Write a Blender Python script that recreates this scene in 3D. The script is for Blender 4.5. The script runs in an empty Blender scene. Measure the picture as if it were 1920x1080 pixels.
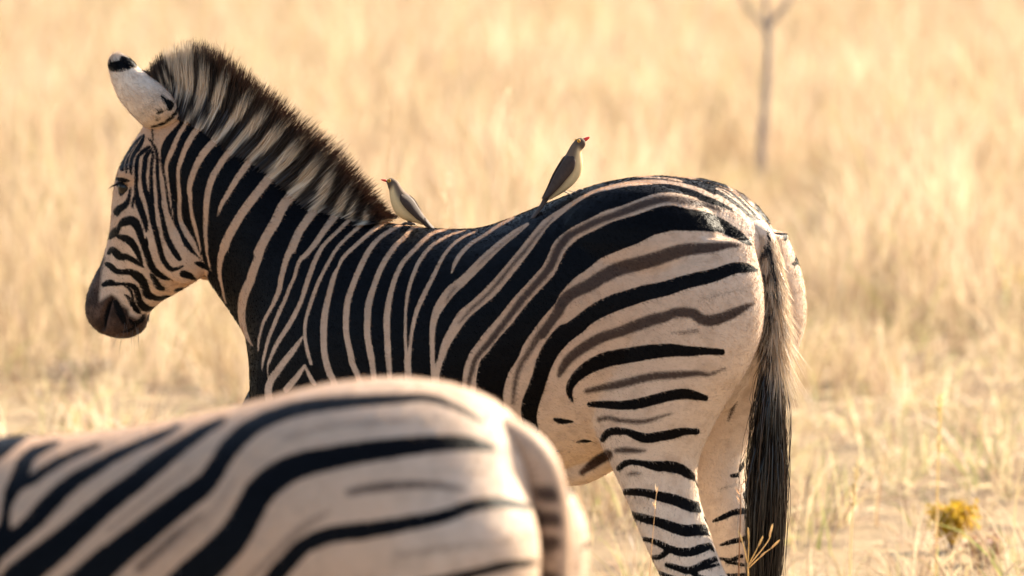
import bpy, math, random
import numpy as np
from mathutils import Vector, Matrix
from mathutils.bvhtree import BVHTree

random.seed(7)
rng = np.random.default_rng(11)
scene = bpy.context.scene
COL = scene.collection
R = math.radians

# ------------------------------------------------------------------ camera
CAM_H = 2.56                      # seat height of an open safari vehicle
F_PX = 16000.0                    # focal length in photo pixels (300 mm on 36 mm, 1920 px wide)
HORIZON = -745.0                  # photo row of the horizon
PITCH = math.atan((540 - HORIZON) / F_PX)
cam_data = bpy.data.cameras.new('camera')
cam_data.sensor_width = 36.0
cam_data.lens = 300.0
cam_data.clip_start = 0.5
cam_data.clip_end = 5000.0
cam_data.dof.use_dof = True
cam_data.dof.focus_distance = 18.8
cam_data.dof.aperture_fstop = 4.4
cam_data.dof.aperture_blades = 9
cam = bpy.data.objects.new('camera', cam_data)
COL.objects.link(cam)
cam.location = (0, 0, CAM_H)
cam.rotation_euler = (R(90) - PITCH, 0, 0)
scene.camera = cam

# ------------------------------------------------------------------ sky, sun, exposure
SUN_AZ, SUN_EL = R(46), R(30)     # azimuth from +X towards +Y
world = bpy.data.worlds.new('World')
scene.world = world
world.use_nodes = True
wn = world.node_tree
wn.nodes.clear()
sky = wn.nodes.new('ShaderNodeTexSky')
sky.sky_type = 'NISHITA'
sky.sun_disc = False
sky.sun_elevation = SUN_EL
sky.sun_rotation = R(90) - SUN_AZ
sky.dust_density = 2.0
bg = wn.nodes.new('ShaderNodeBackground')
bg.inputs['Strength'].default_value = 0.098
wo = wn.nodes.new('ShaderNodeOutputWorld')
wn.links.new(sky.outputs[0], bg.inputs[0])
wn.links.new(bg.outputs[0], wo.inputs[0])
sun_d = bpy.data.lights.new('sun', 'SUN')
sun_d.energy = 5.0
sun_d.angle = R(0.5)
sun_d.color = (1.0, 0.86, 0.66)
sun = bpy.data.objects.new('sun', sun_d)
COL.objects.link(sun)
S_DIR = Vector((math.cos(SUN_EL) * math.cos(SUN_AZ), math.cos(SUN_EL) * math.sin(SUN_AZ), math.sin(SUN_EL)))
sun.rotation_euler = (-S_DIR).to_track_quat('-Z', 'Y').to_euler()
sun.location = S_DIR * 60
vs = scene.view_settings
vs.view_transform = 'Standard'
vs.look = 'None'
vs.gamma = 1.0
vs.exposure = 1.58
vs.use_curve_mapping = False
scene.cycles.use_denoising = True
scene.cycles.max_bounces = 8
scene.cycles.diffuse_bounces = 4
scene.cycles.transmission_bounces = 6
scene.cycles.sample_clamp_indirect = 8.0

# ------------------------------------------------------------------ pixel helpers
CAM = np.array([0.0, 0.0, CAM_H])
FWD = np.array([0.0, math.cos(PITCH), -math.sin(PITCH)])
UP = np.array([0.0, math.sin(PITCH), math.cos(PITCH)])
RIGHT = np.array([1.0, 0.0, 0.0])


def ray(px, py):
    return RIGHT * (px - 960) / F_PX - UP * (py - 540) / F_PX + FWD


def project(P):
    d = P - CAM
    w = d @ FWD
    return np.stack([960 + F_PX * (d @ RIGHT) / w, 540 - F_PX * (d @ UP) / w], -1)


def on_ground(px, py, z=0.0):
    d = ray(px, py)
    t = (z - CAM[2]) / d[2]
    return CAM + d * t


class Frame:
    """A thing's own axes: x forward along its heading, y to its left, z up."""
    def __init__(self, origin, heading_deg):
        a = R(heading_deg)
        self.o = np.array([origin[0], origin[1], 0.0])
        self.h = np.array([math.cos(a), math.sin(a), 0.0])
        self.n = np.array([-math.sin(a), math.cos(a), 0.0])
        self.ang = a

    def unproj(self, px, py, y=0.0):
        d = ray(px, py)
        t = ((self.o - CAM) @ self.n + y) / (d @ self.n)
        p = CAM + d * t - self.o
        return np.array([p @ self.h, y, p[2]])

    def world(self, L):
        L = np.asarray(L, float)
        return self.o + L[..., 0:1] * self.h + L[..., 1:2] * self.n + L[..., 2:3] * np.array([0, 0, 1.0])

    def local(self, W):
        d = np.asarray(W) - self.o
        return np.stack([d @ self.h, d @ self.n, d[..., 2]], -1)

    def matrix(self):
        return Matrix.Translation(Vector(self.o)) @ Matrix.Rotation(self.ang, 4, 'Z')


# ------------------------------------------------------------------ object helpers
def tag(o, label=None, cat=None, group=None, kind=None):
    if label: o['label'] = label
    if cat: o['category'] = cat
    if group: o['group'] = group
    if kind: o['kind'] = kind
    return o


def mesh_obj(name, verts, faces, mat, parent=None, smooth=True, cols=None, matrix=None):
    me = bpy.data.meshes.new(name)
    verts = np.asarray(verts, float)
    me.from_pydata(verts.tolist(), [], faces if isinstance(faces, list) else faces.tolist())
    if smooth:
        me.polygons.foreach_set('use_smooth', np.ones(len(me.polygons), bool))
    if cols is not None:
        at = me.attributes.new('col', 'FLOAT_COLOR', 'POINT')
        c = np.ones((len(verts), 4)); c[:, :3] = cols
        at.data.foreach_set('color', c.ravel())
    me.update()
    o = bpy.data.objects.new(name, me)
    if mat: me.materials.append(mat)
    COL.objects.link(o)
    if parent: o.parent = parent
    if matrix is not None: o.matrix_world = matrix
    return o


def empty(name, matrix=None):
    o = bpy.data.objects.new(name, None)
    COL.objects.link(o)
    o.empty_display_size = 0.1
    if matrix is not None: o.matrix_world = matrix
    return o


def crom(P, n):
    """Catmull-Rom through the rows of P, n samples per span."""
    P = np.asarray(P, float)
    Q = np.vstack([2 * P[0] - P[1], P, 2 * P[-1] - P[-2]])
    out = []
    t = np.linspace(0, 1, n, endpoint=False)[:, None]
    for i in range(1, len(Q) - 2):
        p0, p1, p2, p3 = Q[i - 1], Q[i], Q[i + 1], Q[i + 2]
        out.append(0.5 * (2 * p1 + (p2 - p0) * t + (2 * p0 - 5 * p1 + 4 * p2 - p3) * t ** 2 + (3 * p1 - p0 - 3 * p2 + p3) * t ** 3))
    out.append(P[-1:])
    return np.vstack(out)


def loft(rows, nseg=36, per=5, power=1.0):
    """rows: (top xyz, bottom xyz, half width): closed tube of oval rings."""
    A = np.array([[*t, *b, w] for t, b, w in rows], float)
    A = crom(A, per)
    ph = np.linspace(0, 2 * math.pi, nseg, endpoint=False)
    c, s = np.cos(ph), np.sin(ph)
    c2 = np.sign(c) * np.abs(c) ** power
    s2 = np.sign(s) * np.abs(s) ** power
    V = []
    for r in A:
        t, b, w = r[:3], r[3:6], r[6]
        m, u = (t + b) / 2, (t - b) / 2
        V.append(m + c2[:, None] * u + s2[:, None] * np.array([0, w, 0]))
    n = len(A)
    V = np.vstack(V + [V[0].mean(0, keepdims=True), V[-1].mean(0, keepdims=True)])
    F = []
    for i in range(n - 1):
        for j in range(nseg):
            k = (j + 1) % nseg
            F.append([i * nseg + j, i * nseg + k, (i + 1) * nseg + k, (i + 1) * nseg + j])
    for j in range(nseg):
        k = (j + 1) % nseg
        F.append([n * nseg, k, j])
        F.append([n * nseg + 1, (n - 1) * nseg + j, (n - 1) * nseg + k])
    return V, F


def ball(c, r, nu=24, nv=14):
    th = np.linspace(0, 2 * math.pi, nu, endpoint=False)
    V = []
    for i in range(nv + 1):
        p = math.pi * i / nv
        V.append(np.stack([np.cos(th) * math.sin(p) * r[0], np.sin(th) * math.sin(p) * r[1], np.full(nu, math.cos(p) * r[2])], 1))
    V = np.vstack(V) + np.asarray(c)
    F = []
    for i in range(nv):
        for j in range(nu):
            k = (j + 1) % nu
            F.append([i * nu + j, (i + 1) * nu + j, (i + 1) * nu + k, i * nu + k])
    return V, F


def merge(parts):
    V, F, o = [], [], 0
    for v, f in parts:
        V.append(np.asarray(v, float)); F += [[i + o for i in q] for q in f]; o += len(v)
    return np.vstack(V), F


def mirror(part):
    v, f = part
    return np.asarray(v) * [1, -1, 1], [q[::-1] for q in f]


def ribbons(P, w, cols, seed=0):
    """P (n,k,3) strand points, w (n,k) widths, cols (n,k,3): flat strands, each turned its own way."""
    g = np.random.default_rng(seed)
    n, k, _ = P.shape
    T = np.gradient(P, axis=1)
    T /= np.linalg.norm(T, axis=2, keepdims=True) + 1e-9
    a = g.normal(size=(n, 1, 3))
    S = np.cross(T, a)
    S /= np.linalg.norm(S, axis=2, keepdims=True) + 1e-9
    L, Rr = P - S * w[..., None] / 2, P + S * w[..., None] / 2
    V = np.stack([L, Rr], 2).reshape(-1, 3)
    C = np.repeat(cols.reshape(-1, 3), 2, 0)
    b = (np.arange(n)[:, None] * k + np.arange(k - 1)[None]).ravel() * 2
    F = np.stack([b, b + 1, b + 3, b + 2], 1)
    return V, F, C


def fast_mesh(name, V, F, mat, cols=None, parent=None, smooth=True):
    """F (m,4) quads array."""
    me = bpy.data.meshes.new(name)
    me.vertices.add(len(V)); me.vertices.foreach_set('co', np.asarray(V, np.float32).ravel())
    m = len(F)
    me.loops.add(m * 4); me.loops.foreach_set('vertex_index', np.asarray(F, np.int32).ravel())
    me.polygons.add(m)
    me.polygons.foreach_set('loop_start', np.arange(0, m * 4, 4, dtype=np.int32))
    if smooth: me.polygons.foreach_set('use_smooth', np.ones(m, bool))
    me.update(calc_edges=True)
    if cols is not None:
        at = me.attributes.new('col', 'FLOAT_COLOR', 'POINT')
        c = np.ones((len(V), 4), np.float32); c[:, :3] = cols
        at.data.foreach_set('color', c.ravel())
    if mat: me.materials.append(mat)
    o = bpy.data.objects.new(name, me)
    COL.objects.link(o)
    if parent: o.parent = parent
    return o


# ------------------------------------------------------------------ materials
def new_mat(name):
    m = bpy.data.materials.new(name)
    m.use_nodes = True
    nt = m.node_tree
    nt.nodes.clear()
    out = nt.nodes.new('ShaderNodeOutputMaterial')
    return m, nt, out


def N(nt, typ, **kw):
    n = nt.nodes.new(typ)
    for k, v in kw.items():
        setattr(n, k, v)
    return n


def attr(nt, name):
    return N(nt, 'ShaderNodeAttribute', attribute_name=name)


def mixrgb(nt, fac, a, b):
    m = N(nt, 'ShaderNodeMix', data_type='RGBA')
    for sock, v in ((m.inputs[0], fac), (m.inputs[6], a), (m.inputs[7], b)):
        if isinstance(v, bpy.types.NodeSocket): nt.links.new(v, sock)
        elif isinstance(v, (int, float)): sock.default_value = v
        else: sock.default_value = (*v, 1)
    return m.outputs[2]


def math_node(nt, op, a, b=0.0, c=None, clamp=False):
    m = N(nt, 'ShaderNodeMath', operation=op, use_clamp=clamp)
    for i, v in enumerate((a, b, c)):
        if v is None: continue
        if isinstance(v, bpy.types.NodeSocket): nt.links.new(v, m.inputs[i])
        else: m.inputs[i].default_value = v
    return m.outputs[0]


def smooth_range(nt, v, lo, hi):
    m = N(nt, 'ShaderNodeMapRange', interpolation_type='SMOOTHSTEP')
    nt.links.new(v, m.inputs[0])
    m.inputs[1].default_value = lo; m.inputs[2].default_value = hi
    return m.outputs[0]


def noise(nt, scale, detail=3.0, rough=0.5, vec=None):
    n = N(nt, 'ShaderNodeTexNoise')
    n.inputs['Scale'].default_value = scale
    n.inputs['Detail'].default_value = detail
    n.inputs['Roughness'].default_value = rough
    if vec is None:
        tc = N(nt, 'ShaderNodeTexCoord'); vec = tc.outputs['Object']
    nt.links.new(vec, n.inputs['Vector'])
    return n.outputs['Fac']


WHITE_FUR = np.array([0.77, 0.635, 0.50])
TAN_FUR = np.array([0.57, 0.34, 0.20])
BLACK_FUR = np.array([0.0022, 0.0020, 0.0026])
BROWN_FUR = np.array([0.046, 0.027, 0.021])
MUZZLE = np.array([0.036, 0.020, 0.014])


def coat_material():
    m, nt, out = new_mat('zebra_coat')
    blk, brn, muz, tan = (attr(nt, k).outputs['Fac'] for k in ('blk', 'brn', 'muz', 'tan'))
    fine = noise(nt, 420, 2)
    broad = noise(nt, 26, 4, 0.6)
    base = mixrgb(nt, tan, WHITE_FUR, TAN_FUR)
    base = mixrgb(nt, math_node(nt, 'MULTIPLY', smooth_range(nt, broad, 0.42, 0.72), 0.5), base, (0.42, 0.29, 0.20))
    base = mixrgb(nt, math_node(nt, 'MULTIPLY', smooth_range(nt, fine, 0.5, 0.8), 0.35), base, (0.30, 0.22, 0.17))
    bb = math_node(nt, 'ADD', brn, math_node(nt, 'MULTIPLY', math_node(nt, 'SUBTRACT', fine, 0.5), 0.8))
    base = mixrgb(nt, math_node(nt, 'MULTIPLY', smooth_range(nt, bb, 0.10, 0.72), 0.95), base, BROWN_FUR)
    mz = mixrgb(nt, smooth_range(nt, broad, 0.4, 0.7), MUZZLE, (0.11, 0.062, 0.043))
    base = mixrgb(nt, muz, base, mz)
    e = math_node(nt, 'ADD', blk, math_node(nt, 'MULTIPLY', math_node(nt, 'SUBTRACT', fine, 0.40), 6.5))
    base = mixrgb(nt, smooth_range(nt, e, -1.1, 1.1), base, BLACK_FUR)
    p = N(nt, 'ShaderNodeBsdfPrincipled')
    nt.links.new(base, p.inputs['Base Color'])
    p.inputs['Roughness'].default_value = 0.48
    p.inputs['Specular IOR Level'].default_value = 0.075
    bmp = N(nt, 'ShaderNodeBump')
    bmp.inputs['Strength'].default_value = 0.35
    bmp.inputs['Distance'].default_value = 0.004
    nt.links.new(noise(nt, 260, 3, 0.6), bmp.inputs['Height'])
    nt.links.new(bmp.outputs[0], p.inputs['Normal'])
    nt.links.new(p.outputs[0], out.inputs[0])
    return m


def hair_material(name, rough=0.42, trans=0.25, spec=0.4):
    m, nt, out = new_mat(name)
    c = attr(nt, 'col').outputs['Color']
    p = N(nt, 'ShaderNodeBsdfPrincipled')
    nt.links.new(c, p.inputs['Base Color'])
    p.inputs['Roughness'].default_value = rough
    p.inputs['Specular IOR Level'].default_value = spec
    t = N(nt, 'ShaderNodeBsdfTranslucent')
    nt.links.new(c, t.inputs[0])
    mx = N(nt, 'ShaderNodeMixShader'); mx.inputs[0].default_value = trans
    nt.links.new(p.outputs[0], mx.inputs[1]); nt.links.new(t.outputs[0], mx.inputs[2])
    nt.links.new(mx.outputs[0], out.inputs[0])
    return m


def grass_material(name='dry_grass_blades', trans=0.45):
    m, nt, out = new_mat(name)
    c = attr(nt, 'col').outputs['Color']
    oi = N(nt, 'ShaderNodeObjectInfo')
    hsv = N(nt, 'ShaderNodeHueSaturation')
    patch = noise(nt, 0.9, 3, 0.6, oi.outputs['Location'])
    patch2 = noise(nt, 0.55, 3, 0.6, oi.outputs['Location'])
    c = mixrgb(nt, math_node(nt, 'MULTIPLY', smooth_range(nt, patch, 0.52, 0.68), 0.62), c, (0.36, 0.22, 0.13))
    c = mixrgb(nt, math_node(nt, 'MULTIPLY', smooth_range(nt, patch2, 0.55, 0.70), 0.45), c, (0.42, 0.38, 0.17))
    nt.links.new(c, hsv.inputs['Color'])
    nt.links.new(math_node(nt, 'MULTIPLY_ADD', oi.outputs['Random'], 0.62, 0.68), hsv.inputs['Value'])
    nt.links.new(math_node(nt, 'MULTIPLY_ADD', oi.outputs['Random'], -0.25, 1.1), hsv.inputs['Saturation'])
    d = N(nt, 'ShaderNodeBsdfPrincipled')
    d.inputs['Roughness'].default_value = 0.55
    d.inputs['Specular IOR Level'].default_value = 0.3
    nt.links.new(hsv.outputs[0], d.inputs['Base Color'])
    t = N(nt, 'ShaderNodeBsdfTranslucent')
    nt.links.new(hsv.outputs[0], t.inputs[0])
    mx = N(nt, 'ShaderNodeMixShader'); mx.inputs[0].default_value = trans
    nt.links.new(d.outputs[0], mx.inputs[1]); nt.links.new(t.outputs[0], mx.inputs[2])
    nt.links.new(mx.outputs[0], out.inputs[0])
    return m


def plain_material(name, col, rough=0.5, spec=0.5, var=0.25, scale=60, sheen=0.0, coat=0.0):
    m, nt, out = new_mat(name)
    p = N(nt, 'ShaderNodeBsdfPrincipled')
    c = mixrgb(nt, math_node(nt, 'MULTIPLY', noise(nt, scale, 4, 0.6), 1.0), tuple(np.array(col) * (1 - var)), tuple(np.minimum(np.array(col) * (1 + var), 1)))
    nt.links.new(c, p.inputs['Base Color'])
    p.inputs['Roughness'].default_value = rough
    p.inputs['Specular IOR Level'].default_value = spec
    p.inputs['Sheen Weight'].default_value = sheen
    p.inputs['Coat Weight'].default_value = coat
    nt.links.new(p.outputs[0], out.inputs[0])
    return m


M_COAT = coat_material()
M_HAIR = hair_material('zebra_hair', trans=0.3)
M_TUFT = hair_material('tail_tuft_hair', rough=0.3, trans=0.2, spec=0.6)
M_FUZZ = hair_material('zebra_short_coat', rough=0.6, trans=0.2, spec=0.05)
M_GRASS = grass_material()
M_HOOF = plain_material('hoof_horn', (0.05, 0.04, 0.035), 0.45)
M_EYE = plain_material('dark_eye', (0.010, 0.006, 0.004), 0.18, 0.3)

# ------------------------------------------------------------------ ground
def ground():
    m, nt, out = new_mat('dry_soil')
    tc = N(nt, 'ShaderNodeTexCoord').outputs['Object']
    a = noise(nt, 0.35, 4, 0.6, tc); b = noise(nt, 3.0, 6, 0.7, tc); c = noise(nt, 60.0, 4, 0.7, tc)
    base = mixrgb(nt, smooth_range(nt, a, 0.35, 0.65), (0.24, 0.165, 0.095), (0.32, 0.23, 0.13))
    base = mixrgb(nt, math_node(nt, 'MULTIPLY', smooth_range(nt, b, 0.45, 0.65), 0.75), base, (0.11, 0.072, 0.048))
    base = mixrgb(nt, math_node(nt, 'MULTIPLY', smooth_range(nt, c, 0.5, 0.7), 0.6), base, (0.40, 0.29, 0.18))
    p = N(nt, 'ShaderNodeBsdfPrincipled')
    p.inputs['Roughness'].default_value = 0.9
    p.inputs['Specular IOR Level'].default_value = 0.1
    nt.links.new(base, p.inputs['Base Color'])
    bmp = N(nt, 'ShaderNodeBump'); bmp.inputs['Distance'].default_value = 0.05
    nt.links.new(b, bmp.inputs['Height']); nt.links.new(bmp.outputs[0], p.inputs['Normal'])
    nt.links.new(p.outputs[0], out.inputs[0])
    xs = np.concatenate([[-2500, -600, -120], np.linspace(-30, 30, 41), [120, 600, 2500]])
    ys = np.concatenate([[-2500, -600, -60], np.linspace(0, 80, 61), [160, 600, 2500]])
    X, Y = np.meshgrid(xs, ys)
    inside = np.clip((32 - np.abs(X)) / 10, 0, 1) * np.clip((82 - Y) / 10, 0, 1) * np.clip((Y - 19) / 6, 0, 1)
    Z = inside * 0.03 * np.sin(X * 1.3 + 1.0) * np.sin(Y * 0.9)
    V = np.stack([X, Y, Z], -1).reshape(-1, 3)
    nx = len(xs)
    F = [[j * nx + i, j * nx + i + 1, (j + 1) * nx + i + 1, (j + 1) * nx + i] for j in range(len(ys) - 1) for i in range(nx - 1)]
    o = mesh_obj('ground', V, F, m)
    tag(o, kind='structure')


ground()

# ------------------------------------------------------------------ dry grass (one mass, instanced clumps)
STRAW = np.array([[0.70, 0.53, 0.335], [0.76, 0.60, 0.40], [0.59, 0.43, 0.275], [0.74, 0.60, 0.42], [0.44, 0.30, 0.20], [0.70, 0.57, 0.33]])


def grass_clump(i, nb, hmin, hmax, spread, lean, green, wid):
    g = np.random.default_rng(100 + i)
    k = 5
    t = np.linspace(0, 1, k)
    az = g.uniform(0, 2 * math.pi, nb)
    r = spread * np.sqrt(g.uniform(0, 1, nb))
    base = np.stack([r * np.cos(az), r * np.sin(az), np.full(nb, -0.02)], 1)
    h = g.uniform(hmin, hmax, nb)
    la = az + g.normal(0, 0.9, nb)
    ll = lean * g.uniform(0.1, 1.0, nb) * h
    bend = g.uniform(1.2, 2.6, nb)
    P = np.zeros((nb, k, 3))
    off = (t[None] ** bend[:, None]) * ll[:, None]
    P[..., 0] = base[:, :1] + np.cos(la)[:, None] * off
    P[..., 1] = base[:, 1:2] + np.sin(la)[:, None] * off
    P[..., 2] = base[:, 2:] + t[None] * h[:, None] * (1 - 0.35 * (off / (h[:, None] + 1e-6)) ** 2)
    W = wid * g.uniform(0.6, 1.4, nb)[:, None] * np.array([1, 0.9, 0.75, 0.5, 0.1])[None]
    seedy = g.uniform(0, 1, nb) < 0.16
    W[seedy] *= np.array([0.6, 0.6, 0.6, 2.6, 0.8])[None]
    C = STRAW[g.integers(0, len(STRAW), nb)] * g.uniform(0.8, 1.12, nb)[:, None]
    gm = g.uniform(0, 1, nb) < green
    C[gm] = np.array([0.30, 0.33, 0.10]) * g.uniform(0.8, 1.3, gm.sum())[:, None]
    dk = g.uniform(0, 1, nb) < 0.10
    C[dk] = np.array([0.26, 0.16, 0.09])
    cols = np.repeat(C[:, None], k, 1)
    return ribbons(P, W, cols, seed=i)


def dry_grass():
    src = bpy.data.collections.new('grass_clumps')      # sources only, not linked to the scene
    specs = []
    for i in range(8): specs.append((46, 0.30, 0.75, 0.10, 0.55, 0.02, 0.0055))      # tall tussocks
    for i in range(5): specs.append((34, 0.07, 0.28, 0.13, 0.9, 0.16, 0.0045))       # short grass
    for i in range(4): specs.append((34, 0.03, 0.10, 0.22, 4.0, 0.05, 0.0050))       # flattened litter
    for i, s in enumerate(specs):
        V, F, C = grass_clump(i, *s)
        o = fast_mesh('grass_clump_%02d' % i, V, F, M_GRASS, C)
        COL.objects.unlink(o)
        src.objects.link(o)
    g = np.random.default_rng(5)
    pts, idx, rot, sc = [], [], [], []
    n = 25000
    d = np.sqrt(g.uniform(6.0 ** 2, 66.0 ** 2, n * 2))
    hw = 0.062 * d + 3.6
    keep = g.uniform(0, 1, n * 2) < (hw / d) / (hw / d).max() * 4.0
    d, hw = d[keep][:n], hw[keep][:n]
    x = g.uniform(-1, 1, len(d)) * hw
    ph = np.sin(x * 1.7 + 0.6 * d) + np.sin(x * 0.6 - 0.9 * d + 2) + 0.8 * np.sin(2.3 * d + x * 2.9)
    for xi, di, pi in zip(x, d, ph):
        far = min(max((di - 25.0) / 7.0, 0), 1)
        bare = math.sin(xi * 3.6 + 1.3 * di) + math.sin(xi * 2.1 - 1.6 * di + 1.0) + 0.8 * math.sin(6.1 * xi + 2.3 * di)
        open_ = di < 30 and bare < 0.8 * min((30 - di) / 4, 1) - 0.2          # open, littered soil
        if open_ and g.uniform() < 0.2: continue
        u = g.uniform()
        tall = 0.05 + 0.71 * far
        if pi < -1.1: tall *= 0.35
        if u < tall: k = g.integers(0, 8)
        elif u < tall + (1 - tall) * 0.55: k = g.integers(8, 13)
        else: k = g.integers(13, 17)
        s = g.uniform(0.7, 1.25) * (0.62 + 0.38 * far if k < 8 else 1.0)
        if k < 8 and di < 19.5: s *= 0.62
        if k < 8: s *= 0.66
        if k < 8 and abs(xi - 0.0294 * di) < 0.35 and 31.0 < di < 37.6: s *= 0.42     # lower grass before the sapling
        if open_:
            k = g.integers(13, 17) if g.uniform() < 0.55 else g.integers(8, 13); s = g.uniform(0.45, 0.85)
        pts.append((xi, di, 0.0)); idx.append(k)
        rot.append((g.normal(0, 0.08), g.normal(0, 0.08), g.uniform(0, 6.283)))
        sc.append((s, s, s * g.uniform(0.85, 1.15)))
    me = bpy.data.meshes.new('dry_grass')
    me.from_pydata(pts, [], [])
    a = me.attributes.new('variant', 'INT', 'POINT'); a.data.foreach_set('value', np.array(idx, np.int32))
    a = me.attributes.new('turn', 'FLOAT_VECTOR', 'POINT'); a.data.foreach_set('vector', np.array(rot, np.float32).ravel())
    a = me.attributes.new('size', 'FLOAT_VECTOR', 'POINT'); a.data.foreach_set('vector', np.array(sc, np.float32).ravel())
    o = bpy.data.objects.new('dry_grass', me)
    COL.objects.link(o)
    tag(o, 'golden dry savanna grass covering the ground around the zebras', 'grass', kind='stuff')
    ng = bpy.data.node_groups.new('scatter_grass', 'GeometryNodeTree')
    ng.interface.new_socket('Geometry', in_out='INPUT', socket_type='NodeSocketGeometry')
    ng.interface.new_socket('Geometry', in_out='OUTPUT', socket_type='NodeSocketGeometry')
    gi, go = ng.nodes.new('NodeGroupInput'), ng.nodes.new('NodeGroupOutput')
    ci = ng.nodes.new('GeometryNodeCollectionInfo')
    ci.inputs['Collection'].default_value = src
    ci.inputs['Separate Children'].default_value = True
    ci.inputs['Reset Children'].default_value = True
    iop = ng.nodes.new('GeometryNodeInstanceOnPoints')
    iop.inputs['Pick Instance'].default_value = True

    def named(nm, typ):
        q = ng.nodes.new('GeometryNodeInputNamedAttribute'); q.data_type = typ
        q.inputs['Name'].default_value = nm
        return q.outputs['Attribute']
    L = ng.links
    L.new(gi.outputs[0], iop.inputs['Points'])
    L.new(ci.outputs[0], iop.inputs['Instance'])
    L.new(named('variant', 'INT'), iop.inputs['Instance Index'])
    L.new(named('turn', 'FLOAT_VECTOR'), iop.inputs['Rotation'])
    L.new(named('size', 'FLOAT_VECTOR'), iop.inputs['Scale'])
    L.new(iop.outputs[0], go.inputs[0])
    md = o.modifiers.new('scatter', 'NODES')
    md.node_group = ng


dry_grass()

# ------------------------------------------------------------------ stripes, traced as tapered strokes
# each view is a window of the photograph: origin column, origin row, enlargement
VIEWS = dict(A=(180, 220, 6), B=(150, 380, 6), C=(150, 500, 6), D=(250, 380, 6), E=(280, 160, 6), F=(280, 60, 6),
             G=(380, 440, 6), H=(400, 560, 6), I=(340, 180, 10 / 3), J=(600, 400, 4), K=(800, 330, 10 / 3),
             L=(1080, 310, 10 / 3), M=(860, 560, 10 / 3), N=(1030, 600, 3), O=(1100, 810, 4), P=(0, 700, 3),
             Q=(0, 680, 1.684), S=(460, 380, 3), U=(780, 380, 3), Z=(140, 60, 3.375), X=(0, 0, 1))


def stroke(*segs):
    pts = []
    for v, lst in segs:
        ox, oy, s = VIEWS[v]
        for p in lst:
            pts.append((ox + p[0] / s, oy + p[1] / s, (p[2] if len(p) > 2 else 0) / s))
    return np.array(pts)


def line(v, *pts):
    return stroke((v, pts))


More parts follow.
